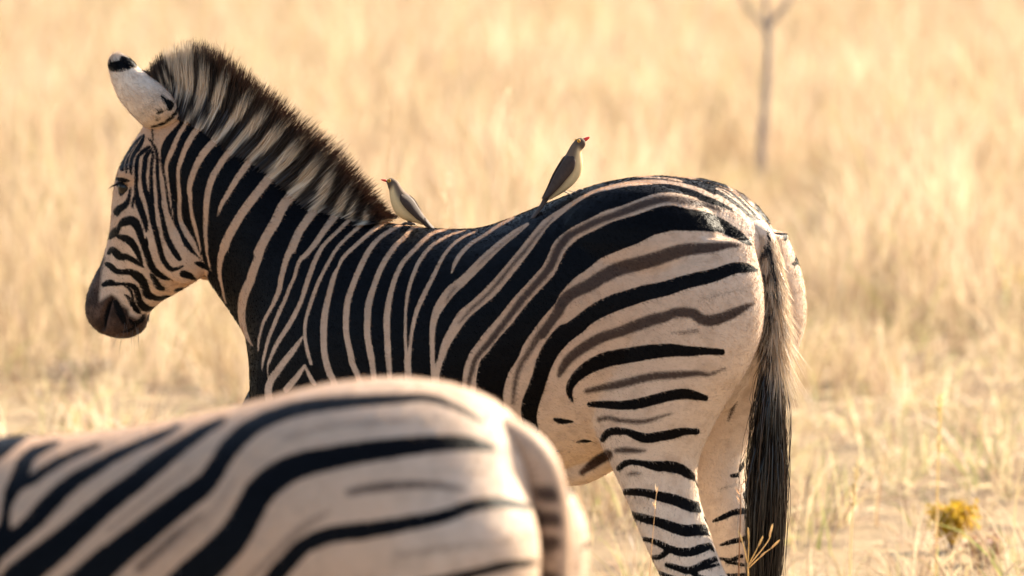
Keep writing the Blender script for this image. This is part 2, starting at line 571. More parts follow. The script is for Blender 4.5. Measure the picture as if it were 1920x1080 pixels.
# pale stripes on the black neck and trunk
WHITES = [
    stroke(('E', [(560, 225, 35), (500, 300, 30), (430, 400, 30), (330, 560, 30), (260, 720, 35), (200, 860, 30), (190, 950, 26), (205, 1080, 22)]),
           ('A', [(830, 900, 18), (850, 1050, 14)]), ('D', [(440, 110, 14), (455, 190, 6)])),
    stroke(('E', [(710, 340, 40), (620, 430, 40), (510, 530, 42), (420, 680, 40), (360, 830, 35), (325, 960, 28), (325, 1080, 26)]),
           ('A', [(940, 900, 30)]), ('D', [(515, 60, 30), (530, 200, 32), (590, 330, 40), (660, 440, 40), (720, 560, 25), (780, 640, 8)])),
    stroke(('E', [(870, 480, 45), (800, 560, 45), (700, 660, 50), (600, 780, 50), (530, 900, 45), (470, 1060, 42)]),
           ('A', [(1050, 800, 36), (1060, 900, 32)]), ('D', [(640, 0, 26), (660, 150, 28), (700, 300, 28), (730, 420, 20), (760, 560, 9), (785, 630, 4)])),
    stroke(('I', [(362, 275, 22), (320, 320, 24), (250, 415, 25), (190, 520, 26), (160, 640, 24), (152, 760, 20), (150, 860, 16), (158, 960, 13)]),
           ('G', [(40, 180, 18), (70, 320, 16), (90, 410, 8)])),
    line('I', (455, 360, 26), (410, 430, 26), (340, 530, 24), (280, 630, 20), (245, 690, 16), (228, 750, 7)),
    stroke(('I', [(575, 480, 35), (510, 560, 34), (440, 650, 34), (380, 730, 34), (320, 830, 34), (265, 940, 32)]),
           ('G', [(260, 120, 55), (210, 230, 48), (190, 350, 35), (190, 460, 28), (215, 580, 20), (235, 690, 18), (255, 760, 14)])),
    stroke(('I', [(715, 590, 38), (640, 680, 38), (590, 780, 38), (530, 880, 36), (480, 980, 36)]),
           ('G', [(660, 130, 58), (620, 270, 58), (570, 400, 62), (530, 530, 62), (470, 660, 65), (440, 800, 60), (440, 930, 52), (460, 1060, 45), (500, 1150, 30), (560, 1250, 10)])),
    stroke(('I', [(850, 690, 34), (790, 770, 32), (730, 860, 32), (690, 960, 32)]),
           ('G', [(1010, 130, 48), (950, 250, 45), (910, 380, 40), (880, 500, 38), (860, 620, 36), (820, 720, 34), (750, 860, 26)]),
           ('H', [(600, 190, 26), (560, 270, 24), (530, 380, 20), (510, 480, 18), (505, 590, 10)])),
    stroke(('I', [(960, 750, 30), (900, 830, 24), (830, 930, 22), (770, 1000, 20)]),
           ('G', [(1110, 260, 28), (1060, 370, 28), (1030, 480, 26), (980, 590, 26), (930, 720, 28), (870, 850, 30)]),
           ('H', [(680, 300, 28), (630, 420, 26), (590, 560, 24), (560, 690, 20), (545, 800, 10)])),
    line('S', (580, 100, 16), (520, 160, 14), (440, 240, 15), (390, 330, 18), (350, 440, 18), (310, 560, 16), (250, 680, 18), (180, 790, 16), (140, 880, 12), (125, 945, 5)),
    line('S', (680, 100, 16), (600, 170, 14), (520, 250, 13), (460, 350, 13), (410, 450, 14), (370, 560, 15), (340, 660, 13), (335, 750, 13), (350, 840, 14), (370, 905, 12)),
    line('S', (325, 750, 8), (270, 830, 20), (200, 920, 24), (130, 1040, 26)),
    line('S', (790, 100, 16), (700, 170, 16), (610, 250, 15), (550, 310, 14), (520, 370, 12), (500, 410, 18), (470, 520, 20), (450, 610, 24), (440, 720, 24), (445, 850, 23), (470, 950, 24), (500, 1020, 24)),
    line('S', (335, 915, 10), (290, 980, 20), (230, 1050, 24)),
    line('S', (335, 920, 10), (370, 990, 16), (390, 1020, 14)),
    stroke(('J', [(620, 75, 16), (540, 120, 20), (440, 190, 22), (360, 290, 26), (300, 410, 28), (250, 530, 28), (210, 650, 30), (195, 780, 30), (200, 920, 28), (230, 1060, 30)]),
           ('S', [(600, 900, 22), (630, 970, 20), (660, 1060, 20), (690, 1150, 20)])),
    stroke(('J', [(760, 95, 18), (690, 110, 16), (640, 170, 20), (560, 250, 24), (490, 350, 26), (440, 450, 28), (400, 560, 28), (365, 680, 32), (355, 800, 32), (355, 920, 30), (380, 1060, 32)]),
           ('S', [(715, 920, 20), (725, 1000, 20), (745, 1150, 20)])),
    stroke(('J', [(930, 125, 14), (860, 140, 16), (790, 190, 20), (700, 280, 22), (620, 370, 22), (570, 470, 24), (535, 580, 26), (510, 700, 30), (500, 820, 32), (505, 940, 30), (510, 1060, 30)]),
           ('S', [(810, 960, 18), (812, 1040, 18), (820, 1150, 20)])),
    line('J', (1080, 130, 8), (980, 160, 12), (900, 200, 16), (820, 260, 18), (750, 350, 20), (700, 460, 20), (665, 570, 18), (645, 700, 16), (640, 830, 15), (640, 960, 15), (650, 1070, 20)),
    stroke(('J', [(1160, 140, 10), (1070, 180, 14), (990, 240, 16), (920, 330, 18), (870, 430, 20), (820, 530, 22), (770, 630, 24), (730, 720, 22), (700, 830, 20), (680, 950, 18), (670, 1070, 18)]),
           ('S', [(912, 880, 24), (915, 960, 24), (920, 1150, 26)])),
    line('K', (540, 262, 10), (450, 310, 14), (360, 370, 14), (280, 420, 16), (210, 490, 18), (175, 550, 16), (155, 605, 8)),
    stroke(('K', [(630, 300, 12), (560, 350, 22), (480, 410, 26), (390, 490, 30), (310, 570, 32), (230, 650, 32), (150, 720, 36), (90, 800, 34), (50, 880, 26), (35, 980, 20), (35, 1075, 18)]),
           ('U', [(95, 920, 16), (105, 1000, 22), (115, 1150, 24)])),
    stroke(('L', [(960, 245, 14), (850, 195, 18), (760, 150, 16), (650, 120, 14), (560, 105, 14), (450, 105, 18), (330, 115, 18), (200, 140, 16), (100, 170, 14), (0, 225, 16)]),
           ('K', [(830, 230, 22), (750, 290, 28), (700, 350, 32), (640, 430, 36), (570, 520, 38), (480, 630, 40), (400, 720, 42), (300, 810, 38), (230, 870, 40), (170, 960, 36), (120, 1050, 30)]),
           ('U', [(125, 930, 18), (115, 1000, 20), (120, 1150, 22)])),
    stroke(('L', [(960, 310, 34), (880, 275, 40), (800, 250, 40), (700, 230, 45), (600, 210, 45), (500, 220, 48), (400, 255, 48), (300, 290, 45), (200, 320, 45), (100, 370, 45), (0, 420, 45)]),
           ('K', [(840, 430, 50), (800, 510, 48), (760, 590, 50), (720, 635, 50), (650, 710, 48), (570, 800, 50), (500, 890, 50), (420, 980, 50), (350, 1070, 50)]),
           ('M', [(100, 370, 45), (75, 450, 48), (65, 540, 48), (70, 700, 50)])),
    line('L', (330, 72, 6), (450, 72, 8), (560, 78, 9), (660, 100, 10)),
]
for _i, _w in enumerate(WHITES):                                  # flank stripes run on down to the belly
    if 690 < _w[-1, 1] < 790 and 500 < _w[-1, 0] < 960 and _i not in (13, 14):
        _e = _w[-1]
        WHITES[_i] = np.vstack([_w, [[_e[0] + 8, _e[1] + 60, _e[2] * 1.1], [_e[0] + 14, _e[1] + 130, _e[2] * 1.5], [_e[0] + 20, _e[1] + 200, _e[2] * 2.0]]])
for _i, _w in enumerate(WHITES):
    _w[:, 2] *= 0.93 if _i in (21, 22, 23, 24) else 0.84          # stroke widths were read across, not square to, the slanted stripes
# edge of the black-based field (neck, shoulder, trunk): head side, back, lower edge of the big rump stripe
FIELD = np.vstack([
    stroke(('E', [(480, 180), (400, 330), (300, 470), (200, 570), (155, 640), (130, 720), (130, 850), (150, 1000), (170, 1080)]),
           ('A', [(785, 860), (800, 960)]), ('D', [(400, 110), (450, 220), (520, 350), (570, 480), (650, 560), (740, 620), (790, 650), (845, 770)])),
    stroke(('X', [(380, 560), (430, 700), (450, 1000), (930, 1000), (944, 764)])),
    stroke(('M', [(275, 600), (285, 540), (310, 460), (370, 370), (400, 290)]), ('K', [(660, 970), (720, 890), (800, 800), (830, 740), (870, 690), (930, 630)]),
           ('L', [(80, 640), (150, 580), (280, 525), (380, 490), (480, 435), (600, 405), (800, 410), (870, 412), (872, 40), (700, -60)])),
    stroke(('X', [(1100, 280), (860, 380), (700, 380), (600, 330), (480, 230), (400, 165), (360, 150)])),
])[:, :2]
# black stripes on the pale head, rump and legs
BLACKS = [
    # rump
    line('L', (780, 200, 20), (880, 235, 15), (970, 275, 7)),
    line('L', (800, 350, 58), (900, 375, 42), (1000, 430, 30), (1060, 470, 18), (1090, 495, 8)),
    line('L', (470, 65, 6), (600, 70, 9), (700, 95, 10), (800, 130, 10), (900, 175, 10), (1000, 240, 10), (1080, 310, 9), (1150, 380, 8), (1200, 440, 8)),
    line('L', (830, 110, 6), (900, 140, 8), (980, 190, 8), (1050, 240, 6)),
    stroke(('L', [(1130, 655, 8), (1060, 640, 28), (980, 645, 35), (850, 690, 40), (700, 725, 42), (560, 770, 45), (440, 795, 48), (330, 830, 50), (240, 860, 52), (150, 900, 50), (70, 950, 48)]),
           ('K', [(960, 920, 50), (880, 980, 52)]), ('M', [(660, 220, 58), (590, 300, 55), (540, 390, 52), (510, 480, 48), (480, 570, 50), (450, 650, 52), (440, 720, 48), (450, 780, 40), (480, 820, 20)])),
    line('N', (970, 180, 16), (880, 175, 20), (780, 175, 28), (680, 170, 35), (560, 180, 40), (440, 200, 42), (330, 220, 42), (240, 255, 38), (180, 295, 32), (140, 335, 26), (115, 380, 20), (115, 420, 14), (130, 455, 6)),
    line('N', (880, 440, 14), (820, 425, 24), (760, 415, 28), (680, 425, 28), (600, 445, 28), (500, 470, 28), (400, 480, 24), (300, 475, 20), (225, 475, 12)),
    line('N', (300, 670, 16), (330, 635, 20), (380, 625, 20), (440, 630, 18), (500, 655, 24), (550, 665, 26), (620, 655, 26), (700, 640, 26), (760, 628, 20), (830, 628, 16)),
    line('N', (390, 835, 14), (430, 805, 16), (480, 800, 14), (540, 810, 18), (600, 822, 26), (680, 825, 30), (740, 840, 28), (780, 865, 24), (825, 892, 14)),
    line('O', (290, 450, 22), (380, 450, 28), (460, 460, 28), (560, 485, 36), (660, 510, 40), (740, 540, 42), (800, 560, 42), (860, 565, 36)),
    line('O', (340, 620, 22), (420, 645, 30), (500, 665, 32), (580, 690, 36), (660, 720, 40), (740, 740, 42), (820, 735, 42), (900, 735, 40)),
    line('O', (415, 797, 12), (500, 820, 18), (560, 845, 22), (620, 875, 26), (700, 900, 30), (780, 900, 32), (860, 875, 32), (930, 855, 22), (955, 880, 16)),
    line('O', (600, 900, 20), (550, 935, 18), (490, 942, 16)),
    line('O', (600, 995, 16), (680, 1020, 22), (760, 1040, 26), (830, 1020, 28), (900, 980, 24), (990, 945, 16)),
    line('O', (860, 1020, 16), (920, 1010, 12), (1000, 990, 8)),
    line('O', (790, 1050, 18), (860, 1100, 22), (960, 1110, 22), (1010, 1100, 20)),
    line('O', (535, 1050, 10), (620, 1085, 16), (700, 1110, 16)),
    # belly marks and sheath
    line('M', (600, 755, 8), (640, 765, 16), (710, 770, 6)),
    line('M', (740, 895, 4), (790, 890, 9), (850, 905, 4)),
    line('M', (620, 960, 9), (680, 1000, 13), (740, 1015, 6)),
    # head
    stroke(('A', [(590, 240, 6), (640, 300, 12), (680, 380, 14), (690, 500, 16), (690, 620, 18), (700, 760, 18), (715, 900, 20)]),
           ('D', [(295, 20, 20), (320, 130, 22), (345, 260, 26), (380, 400, 30), (430, 500, 32), (480, 580, 30), (520, 635, 22)])),
    line('A', (610, 330, 8), (640, 420, 12), (625, 520, 16), (620, 640, 18), (620, 760, 20), (625, 880, 24), (630, 960, 26)),
    stroke(('A', [(600, 380, 20), (560, 450, 26), (545, 560, 26), (535, 680, 24), (550, 800, 26), (580, 900, 26), (610, 980, 34)]),
           ('D', [(200, 50, 38), (220, 200, 30), (250, 320, 30), (290, 480, 28), (320, 600, 28), (360, 680, 28), (420, 745, 24), (480, 745, 18), (560, 715, 10)])),
    stroke(('A', [(590, 330, 16), (520, 390, 22), (470, 440, 22), (455, 540, 20), (455, 650, 20), (450, 760, 18), (455, 860, 26), (480, 960, 32)]),
           ('B', [(660, 0, 38), (700, 120, 34), (735, 220, 28), (745, 320, 12)])),
    line('A', (430, 900, 14), (415, 960, 14), (405, 1015, 8)),
    line('A', (535, 205, 14), (505, 300, 24), (450, 380, 24), (400, 470, 20), (390, 560, 17), (395, 640, 8)),
    line('A', (510, 215, 10), (430, 330, 30), (360, 430, 40), (310, 520, 38), (295, 585, 24)),
    line('A', (370, 470, 16), (348, 540, 12), (340, 620, 9)),
    line('E', (30, 470, 9), (120, 445, 13), (220, 390, 15), (300, 310, 17), (350, 230, 20), (390, 160, 16)),
    line('A', (630, 130, 8), (635, 200, 8), (645, 260, 6)),
    line('A', (225, 690, 16), (310, 705, 22), (370, 715, 8)),
    line('A', (250, 750, 24), (290, 770, 40), (285, 850, 28)),
    line('A', (385, 790, 7), (375, 880, 15), (340, 970, 28), (280, 1020, 36), (230, 1060, 36)),
    line('B', (440, 70, 40), (420, 130, 20)),
    line('B', (450, 250, 24), (500, 215, 45), (570, 200, 50), (620, 230, 50), (660, 310, 40), (690, 400, 34), (720, 480, 34), (750, 560, 36), (780, 660, 36), (820, 740, 36), (880, 800, 32), (940, 840, 26), (1010, 860, 10)),
    line('B', (745, 395, 9), (748, 470, 24)),
    line('B', (340, 390, 20), (385, 340, 44), (420, 300, 30), (445, 270, 20)),
    line('B', (430, 380, 20), (500, 400, 38), (560, 430, 42), (610, 490, 36), (650, 570, 30), (680, 640, 18), (705, 690, 6)),
    line('B', (320, 570, 16), (360, 530, 32), (410, 570, 42), (450, 605, 40), (520, 610, 32), (580, 635, 28), (650, 680, 22), (710, 720, 10)),
    stroke(('B', [(300, 690, 24), (340, 710, 30), (400, 765, 30), (480, 780, 28), (560, 780, 34), (640, 820, 46), (700, 880, 48), (735, 960, 42)]),
           ('C', [(760, 310, 46), (820, 345, 30), (900, 360, 24), (970, 345, 20), (1010, 350, 10)])),
    line('C', (260, 205, 20), (330, 180, 36), (400, 195, 22), (480, 195, 16), (560, 205, 22), (620, 240, 30), (650, 310, 32), (670, 390, 36), (710, 450, 40), (760, 470, 34), (810, 465, 12)),
    line('C', (500, 215, 6), (550, 250, 11), (585, 310, 13), (590, 380, 15), (610, 440, 26), (640, 490, 26), (670, 520, 14)),
    line('C', (500, 315, 6), (540, 345, 14), (555, 390, 9), (580, 440, 14)),
    line('B', (800, 810, 16), (840, 870, 30), (880, 940, 34), (930, 970, 24)),
    line('D', (560, 800, 40), (620, 820, 36), (690, 860, 14)),
    line('D', (480, 990, 20), (540, 970, 12)),
    line('D', (700, 680, 14), (770, 700, 30), (835, 740, 22)),
    line('C', (350, 375, 10), (310, 460, 22), (278, 570, 26), (268, 680, 14)),
    line('C', (400, 400, 26), (440, 500, 40), (480, 580, 34), (500, 640, 14)),
    line('C', (560, 600, 14), (600, 640, 22), (680, 610, 24), (720, 560, 20)),
    line('C', (470, 740, 6), (560, 715, 9), (640, 660, 8)),
]
# thin pale lines on the dark forehead
FINE_WHITES = [line('A', (515, 225, 5), (440, 340, 6), (385, 440, 7), (365, 540, 9), (368, 620, 8)), line('A', (455, 285, 4), (380, 400, 5), (335, 480, 6), (318, 560, 7), (312, 610, 6)),
               line('A', (365, 400, 3), (300, 480, 4), (272, 545, 5)), line('A', (540, 290, 6), (490, 380, 8), (440, 450, 9), (425, 560, 9))]
# brown shadow stripes, with strength
BROWNS = [
    (0.55, line('K', (600, 325, 5), (470, 430, 8), (370, 510, 8), (320, 560, 6))),
    (0.6, line('K', (180, 695, 8), (140, 750, 10), (120, 790, 6))),
    (0.7, line('K', (790, 260, 5), (690, 370, 10), (620, 460, 14), (540, 550, 14), (450, 660, 14), (370, 750, 12), (280, 830, 12), (200, 920, 6))),
    (0.85, stroke(('L', [(900, 275, 12), (750, 235, 20), (650, 215, 24), (560, 210, 24), (460, 230, 26), (350, 270, 25), (230, 315, 22), (120, 355, 22), (0, 415, 22)]),
                  ('K', [(880, 380, 26), (820, 460, 26), (780, 550, 26), (740, 610, 24), (660, 700, 22), (590, 780, 22), (530, 860, 20), (460, 950, 20), (390, 1040, 20)]),
                  ('M', [(110, 370, 16), (80, 460, 16), (60, 540, 12), (60, 640, 10)]))),
    (1.0, stroke(('L', [(1010, 500, 8), (940, 500, 18), (850, 515, 28), (700, 525, 36), (600, 550, 40), (480, 590, 42), (370, 620, 42), (260, 650, 42), (160, 700, 40), (80, 750, 38)]),
                 ('K', [(900, 740, 34), (850, 790, 34), (820, 850, 30), (770, 920, 26), (720, 990, 28)]))),
    (0.65, line('M', (560, 160, 32), (490, 250, 28), (440, 330, 24), (380, 430, 20), (350, 540, 18), (340, 650, 14))),
    (0.95, stroke(('L', [(1110, 865, 6), (1060, 885, 18), (1000, 915, 28), (920, 950, 32), (840, 970, 34), (780, 960, 32), (740, 930, 32), (690, 920, 30), (620, 920, 28), (560, 945, 32), (480, 965, 35), (380, 1000, 34)]),
                  ('N', [(400, 65, 28), (290, 100, 28), (200, 150, 28), (120, 210, 26), (80, 260, 22), (55, 310, 12)]))),
    (0.5, line('N', (690, 70, 6), (760, 70, 14), (830, 60, 16))),
    (0.35, line('L', (760, 850, 10), (860, 820, 18), (950, 795, 16), (1060, 770, 10))),
    (0.2, line('L', (700, 640, 8), (900, 560, 14), (1050, 530, 10))),
    (0.8, line('N', (990, 272, 5), (900, 305, 11), (830, 300, 17), (720, 308, 22), (600, 315, 24), (500, 335, 24), (400, 360, 24), (300, 380, 20), (210, 400, 14))),
    (0.75, line('N', (280, 560, 14), (330, 550, 14), (400, 565, 14), (500, 572, 15), (560, 565, 14), (640, 540, 8), (690, 525, 4))),
    (0.8, line('N', (375, 735, 14), (420, 732, 18), (490, 735, 14), (540, 735, 6))),
    (0.55, line('O', (310, 320, 14), (350, 310, 22), (400, 310, 14))),
    (0.7, line('J', (672, 780, 7), (668, 880, 8), (664, 980, 7))),
]
# marks on the inner faces of the hind legs
INNER = [line('O', (950, 670, 8), (1020, 640, 18), (1100, 605, 20), (1190, 590, 22)), line('O', (1000, 850, 6), (1080, 825, 16), (1190, 800, 18)),
         line('O', (1000, 950, 10), (1080, 960, 14), (1160, 930, 14)), line('O', (1050, 970, 12), (1180, 1000, 10)), line('O', (1000, 1075, 8), (1190, 1070, 12)),
         line('X', (1372, 892, 3), (1385, 890, 4), (1400, 886, 4))]
INNER_BROWN = [(0.7, line('N', (1052, 460, 5), (1030, 500, 13), (1008, 565, 7))), (0.6, line('O', (990, 440, 5), (1040, 415, 8), (1100, 405, 5)))]
MUZ = stroke(('B', [(262, 540), (285, 640), (250, 760), (236, 900), (222, 1040)]), ('C', [(225, 380), (270, 350), (350, 305), (420, 345), (480, 430), (545, 470), (560, 540), (640, 575), (740, 520), (800, 620), (650, 900), (200, 900), (-60, 500), (-60, 200), (100, -60)]))[:, :2]

# the zebra in front
F_BLACKS = [
    line('P', (-200, 520, 70), (-60, 450, 64), (70, 382, 34), (150, 355, 8)),
    line('P', (330, 385, 10), (200, 440, 30), (140, 500, 40), (100, 600, 45), (60, 680, 35), (35, 760, 25), (25, 850, 30), (-10, 960, 60), (-80, 1080, 66)),
    line('P', (560, 400, 10), (480, 430, 18), (360, 480, 22), (260, 540, 26), (180, 600, 26), (110, 640, 20)),
    line('P', (1010, 290, 10), (900, 350, 22), (760, 410, 24), (640, 470, 30), (540, 530, 36), (440, 590, 42), (340, 670, 48), (250, 760, 52), (180, 840, 48), (100, 910, 44), (0, 990, 50), (-120, 1100, 50)),
    line('P', (1250, 265, 18), (1200, 290, 24), (1100, 350, 34), (1000, 420, 42), (880, 510, 52), (760, 610, 58), (640, 700, 60), (520, 800, 66), (400, 910, 72), (280, 1010, 80), (180, 1090, 84), (60, 1200, 84)),
    line('Q', (1530, 190, 6), (1440, 140, 9), (1360, 112, 12), (1280, 112, 14), (1150, 120, 18), (1040, 130, 20), (940, 145, 22), (850, 175, 24), (780, 215, 28), (720, 275, 30), (680, 340, 30), (640, 390, 34), (560, 450, 38), (460, 530, 42), (360, 610, 46), (280, 680, 50), (160, 790, 50)),
    line('Q', (1560, 270, 8), (1480, 255, 22), (1380, 255, 26), (1280, 265, 30), (1160, 280, 34), (1050, 300, 36), (960, 320, 40), (880, 355, 44), (820, 410, 46), (780, 480, 46), (730, 560, 50), (650, 640, 54), (580, 700, 54), (500, 800, 54)),
    line('Q', (1665, 455, 10), (1580, 442, 18), (1490, 452, 18), (1400, 485, 20), (1300, 505, 22), (1150, 530, 26), (1040, 545, 26), (960, 580, 26), (900, 640, 28), (850, 700, 28), (800, 800, 28)),
    line('Q', (1690, 630, 8), (1600, 640, 14), (1500, 665, 14), (1380, 695, 18), (1200, 740, 22), (1100, 800, 24)),
    line('Q', (1650, 820, 14), (1500, 840, 22), (1300, 870, 22)),
    line('Q', (1600, 960, 14), (1500, 970, 22), (1300, 990, 22)),
]
for _i, _w in enumerate(F_BLACKS):
    if _w[-1, 1] > 1030 and _i < 9:
        _d = (_w[-1] - _w[-3])[:2]; _d = _d / np.hypot(*_d) * 0.6 + np.array([0.0, 0.4]); _e = _w[-1]
        F_BLACKS[_i] = np.vstack([_w, [[*(_e[:2] + _d * 120), _e[2] * .9], [*(_e[:2] + _d * 180 + [0, 90]), _e[2] * .6], [*(_e[:2] + _d * 200 + [0, 190]), _e[2] * .25]]])
F_BROWNS = [(0.7, line('Q', (1100, 410, 12), (1200, 392, 16), (1350, 385, 13), (1460, 400, 7))), (0.35, line('Q', (740, 370, 10), (700, 430, 14), (650, 500, 12), (560, 590, 10))),
            (0.4, line('Q', (1400, 175, 8), (1200, 185, 14), (1050, 200, 12), (900, 240, 10))), (0.45, line('Q', (1040, 470, 10), (960, 520, 18), (880, 590, 16), (780, 690, 14))),
            (0.55, line('Q', (640, 480, 10), (540, 560, 20), (440, 650, 20))), (0.35, line('Q', (600, 330, 8), (480, 420, 14), (340, 530, 14))), (0.4, line('Q', (1620, 560, 8), (1450, 580, 14), (1250, 610, 14))),
            (0.35, line('Q', (1600, 350, 8), (1450, 340, 10), (1300, 345, 8)))]


def seg_field(px, S, clamp=40.0):
    """max over a tapered polyline of (radius - distance), -clamp far away."""
    S = crom(S, 8) if len(S) > 2 else S
    out = np.full(len(px), -clamp)
    lo = S[:, :2].min(0) - clamp - S[:, 2].max(); hi = S[:, :2].max(0) + clamp + S[:, 2].max()
    sel = np.nonzero(((px > lo) & (px < hi)).all(1))[0]
    if not len(sel): return out
    q = px[sel]
    best = np.full(len(sel), -clamp)
    for a, b in zip(S[:-1], S[1:]):
        d = b[:2] - a[:2]
        L2 = d @ d + 1e-9
        t = np.clip(((q - a[:2]) @ d) / L2, 0, 1)
        dist = np.hypot(q[:, 0] - a[0] - t * d[0], q[:, 1] - a[1] - t * d[1])
        best = np.maximum(best, a[2] + t * (b[2] - a[2]) - dist)
    out[sel] = best
    return out


def poly_field(px, poly, clamp=40.0):
    """signed distance inside a polygon (positive inside)."""
    x, y = px[:, 0], px[:, 1]
    inside = np.zeros(len(px), bool)
    n = len(poly)
    d2 = np.full(len(px), clamp ** 2)
    for i in range(n):
        a, b = poly[i], poly[(i + 1) % n]
        c = (a[1] > y) != (b[1] > y)
        with np.errstate(divide='ignore', invalid='ignore'):
            xi = (b[0] - a[0]) * (y - a[1]) / (b[1] - a[1]) + a[0]
        inside ^= c & (x < xi)
        d = b - a
        t = np.clip(((px - a) @ d) / (d @ d + 1e-9), 0, 1)
        e = px - a - t[:, None] * d
        d2 = np.minimum(d2, (e * e).sum(1))
    d = np.sqrt(d2)
    return np.where(inside, d, -d)


# ------------------------------------------------------------------ zebra building
def voxel_body(parts, voxel, smooth_iter, relax=0):
    V, F = merge(parts)
    me = bpy.data.meshes.new('tmp')
    me.from_pydata(V.tolist(), [], F)
    o = bpy.data.objects.new('tmp', me)
    COL.objects.link(o)
    md = o.modifiers.new('r', 'REMESH')
    md.mode = 'VOXEL'; md.voxel_size = voxel; md.adaptivity = 0
    dg = bpy.context.evaluated_depsgraph_get()
    me2 = bpy.data.meshes.new_from_object(o.evaluated_get(dg))
    bpy.data.objects.remove(o); bpy.data.meshes.remove(me)
    n = len(me2.vertices)
    co = np.empty(n * 3); me2.vertices.foreach_get('co', co); co = co.reshape(-1, 3)
    ed = np.empty(len(me2.edges) * 2, np.int32); me2.edges.foreach_get('vertices', ed); ed = ed.reshape(-1, 2)
    deg = np.bincount(ed.ravel(), minlength=n).astype(float)
    for it in range(smooth_iter * 2 + relax):
        s = np.zeros_like(co)
        for k in range(3):
            s[:, k] = np.bincount(ed[:, 0], co[ed[:, 1], k], n) + np.bincount(ed[:, 1], co[ed[:, 0], k], n)
        lam = 0.6 if it % 2 == 0 or it >= smooth_iter * 2 else -0.58
        co = co + lam * (s / deg[:, None] - co)
    me2.vertices.foreach_set('co', co.ravel())
    me2.polygons.foreach_set('use_smooth', np.ones(len(me2.polygons), bool))
    me2.update()
    nor = np.empty(n * 3); me2.vertices.foreach_get('normal', nor)
    return me2, co, nor.reshape(-1, 3)


def set_float(me, name, v):
    a = me.attributes.new(name, 'FLOAT', 'POINT')
    a.data.foreach_set('value', np.asarray(v, np.float32))


def coat_colours(blk, brn, muz, tan, g):
    base = WHITE_FUR + (TAN_FUR - WHITE_FUR) * tan[:, None]
    base = base * g.uniform(0.75, 1.1, len(blk))[:, None]
    b = np.clip((brn + g.normal(0, 0.12, len(blk)) - 0.2) / 0.6, 0, 1)[:, None]
    base = base * (1 - b) + BROWN_FUR * b
    m = muz[:, None]
    base = base * (1 - m) + MUZZLE * 1.6 * m
    k = np.clip((blk + g.normal(0, 0.5, len(blk)) + 1.2) / 1.2, 0, 1)[:, None]
    return base * (1 - k) + BLACK_FUR * k


def short_coat(parent, me, co, nor, fields, count, length, seed, leg_z, fr):
    """short lying hair grown from the hide."""
    g = np.random.default_rng(seed)
    npol = len(me.polygons)
    ar = np.empty(npol); me.polygons.foreach_get('area', ar)
    lv = np.empty(len(me.loops), np.int32); me.loops.foreach_get('vertex_index', lv)
    ls = np.empty(npol, np.int32); me.polygons.foreach_get('loop_start', ls)
    f = g.choice(npol, count, p=ar / ar.sum())
    ia, ib, ic, id_ = lv[ls[f]], lv[ls[f] + 1], lv[ls[f] + 2], lv[ls[f] + 3]
    u, v = g.uniform(0, 1, (2, count))
    def bl(A):
        w = [(1 - u) * (1 - v), u * (1 - v), u * v, (1 - u) * v]
        if A.ndim == 2: w = [q[:, None] for q in w]
        return A[ia] * w[0] + A[ib] * w[1] + A[ic] * w[2] + A[id_] * w[3]
    p, n = bl(co), bl(nor)
    n /= np.linalg.norm(n, axis=1, keepdims=True) + 1e-9
    leg = np.clip((leg_z - p[:, 2]) / 0.15, 0, 1)[:, None]
    flow = np.array([-0.85, 0, -0.5]) * (1 - leg) + np.array([-0.1, 0, -1.0]) * leg
    flow = flow + g.normal(0, 0.22, (count, 3))
    t = flow - n * (flow * n).sum(1, keepdims=True)
    t /= np.linalg.norm(t, axis=1, keepdims=True) + 1e-9
    L = length * g.uniform(0.6, 1.3, count)[:, None]
    P = np.stack([p - n * 0.0006, p + t * L + n * L * g.uniform(0.10, 0.34, (count, 1))], 1)
    W = np.array([0.0009, 0.0003])[None] * np.ones((count, 1))
    C = coat_colours(*[bl(q) for q in fields], g)
    V, F, CC = ribbons(P, W, np.repeat(C[:, None], 2, 1), seed)
    return fast_mesh('coat_hair', V, F, M_FUZZ, CC, parent)


def hoof(parent, x, y, r, name='hoof'):
    rows = []
    for z, s, dx in ((0.0, 1.0, 0.012), (0.012, 1.02, 0.012), (0.06, 0.86, 0.0), (0.085, 0.74, -0.006)):
        rows.append(((x + dx + r * s * 1.15, y, z), (x + dx - r * s, y, z), r * s * 0.95))
    V, F = loft(rows, 20, 3)
    return mesh_obj(name, V, F, M_HOOF, parent)


def limb(fr, rows, y):
    """rows: (front px, rear px, half width[, y])"""
    out = []
    for r in rows:
        yy = r[3] if len(r) > 3 else y
        a, b = fr.unproj(*r[0], yy), fr.unproj(*r[1], yy)
        out.append((a, b, r[2]))
    return out


def front_leg(x, y, zs=1.0):
    rows = [((x + 0.10, y - 0.02, 0.98 * zs), (x - 0.10, y - 0.02, 0.98 * zs), 0.07), ((x + 0.10, y, 0.84 * zs), (x - 0.12, y, 0.84 * zs), 0.085),
            ((x + 0.075, y, 0.70 * zs), (x - 0.085, y, 0.70 * zs), 0.068), ((x + 0.05, y, 0.56 * zs), (x - 0.055, y, 0.56 * zs), 0.048),
            ((x + 0.045, y, 0.44), (x - 0.04, y, 0.44), 0.040), ((x + 0.045, y, 0.39), (x - 0.042, y, 0.39), 0.040), ((x + 0.03, y, 0.33), (x - 0.035, y, 0.33), 0.028),
            ((x + 0.025, y, 0.22), (x - 0.03, y, 0.22), 0.023), ((x + 0.032, y, 0.145), (x - 0.035, y, 0.145), 0.030),
            ((x + 0.045, y, 0.10), (x - 0.012, y, 0.10), 0.026), ((x + 0.06, y, 0.06), (x - 0.01, y, 0.06), 0.032), ((x + 0.062, y, 0.04), (x - 0.01, y, 0.04), 0.030)]
    return rows


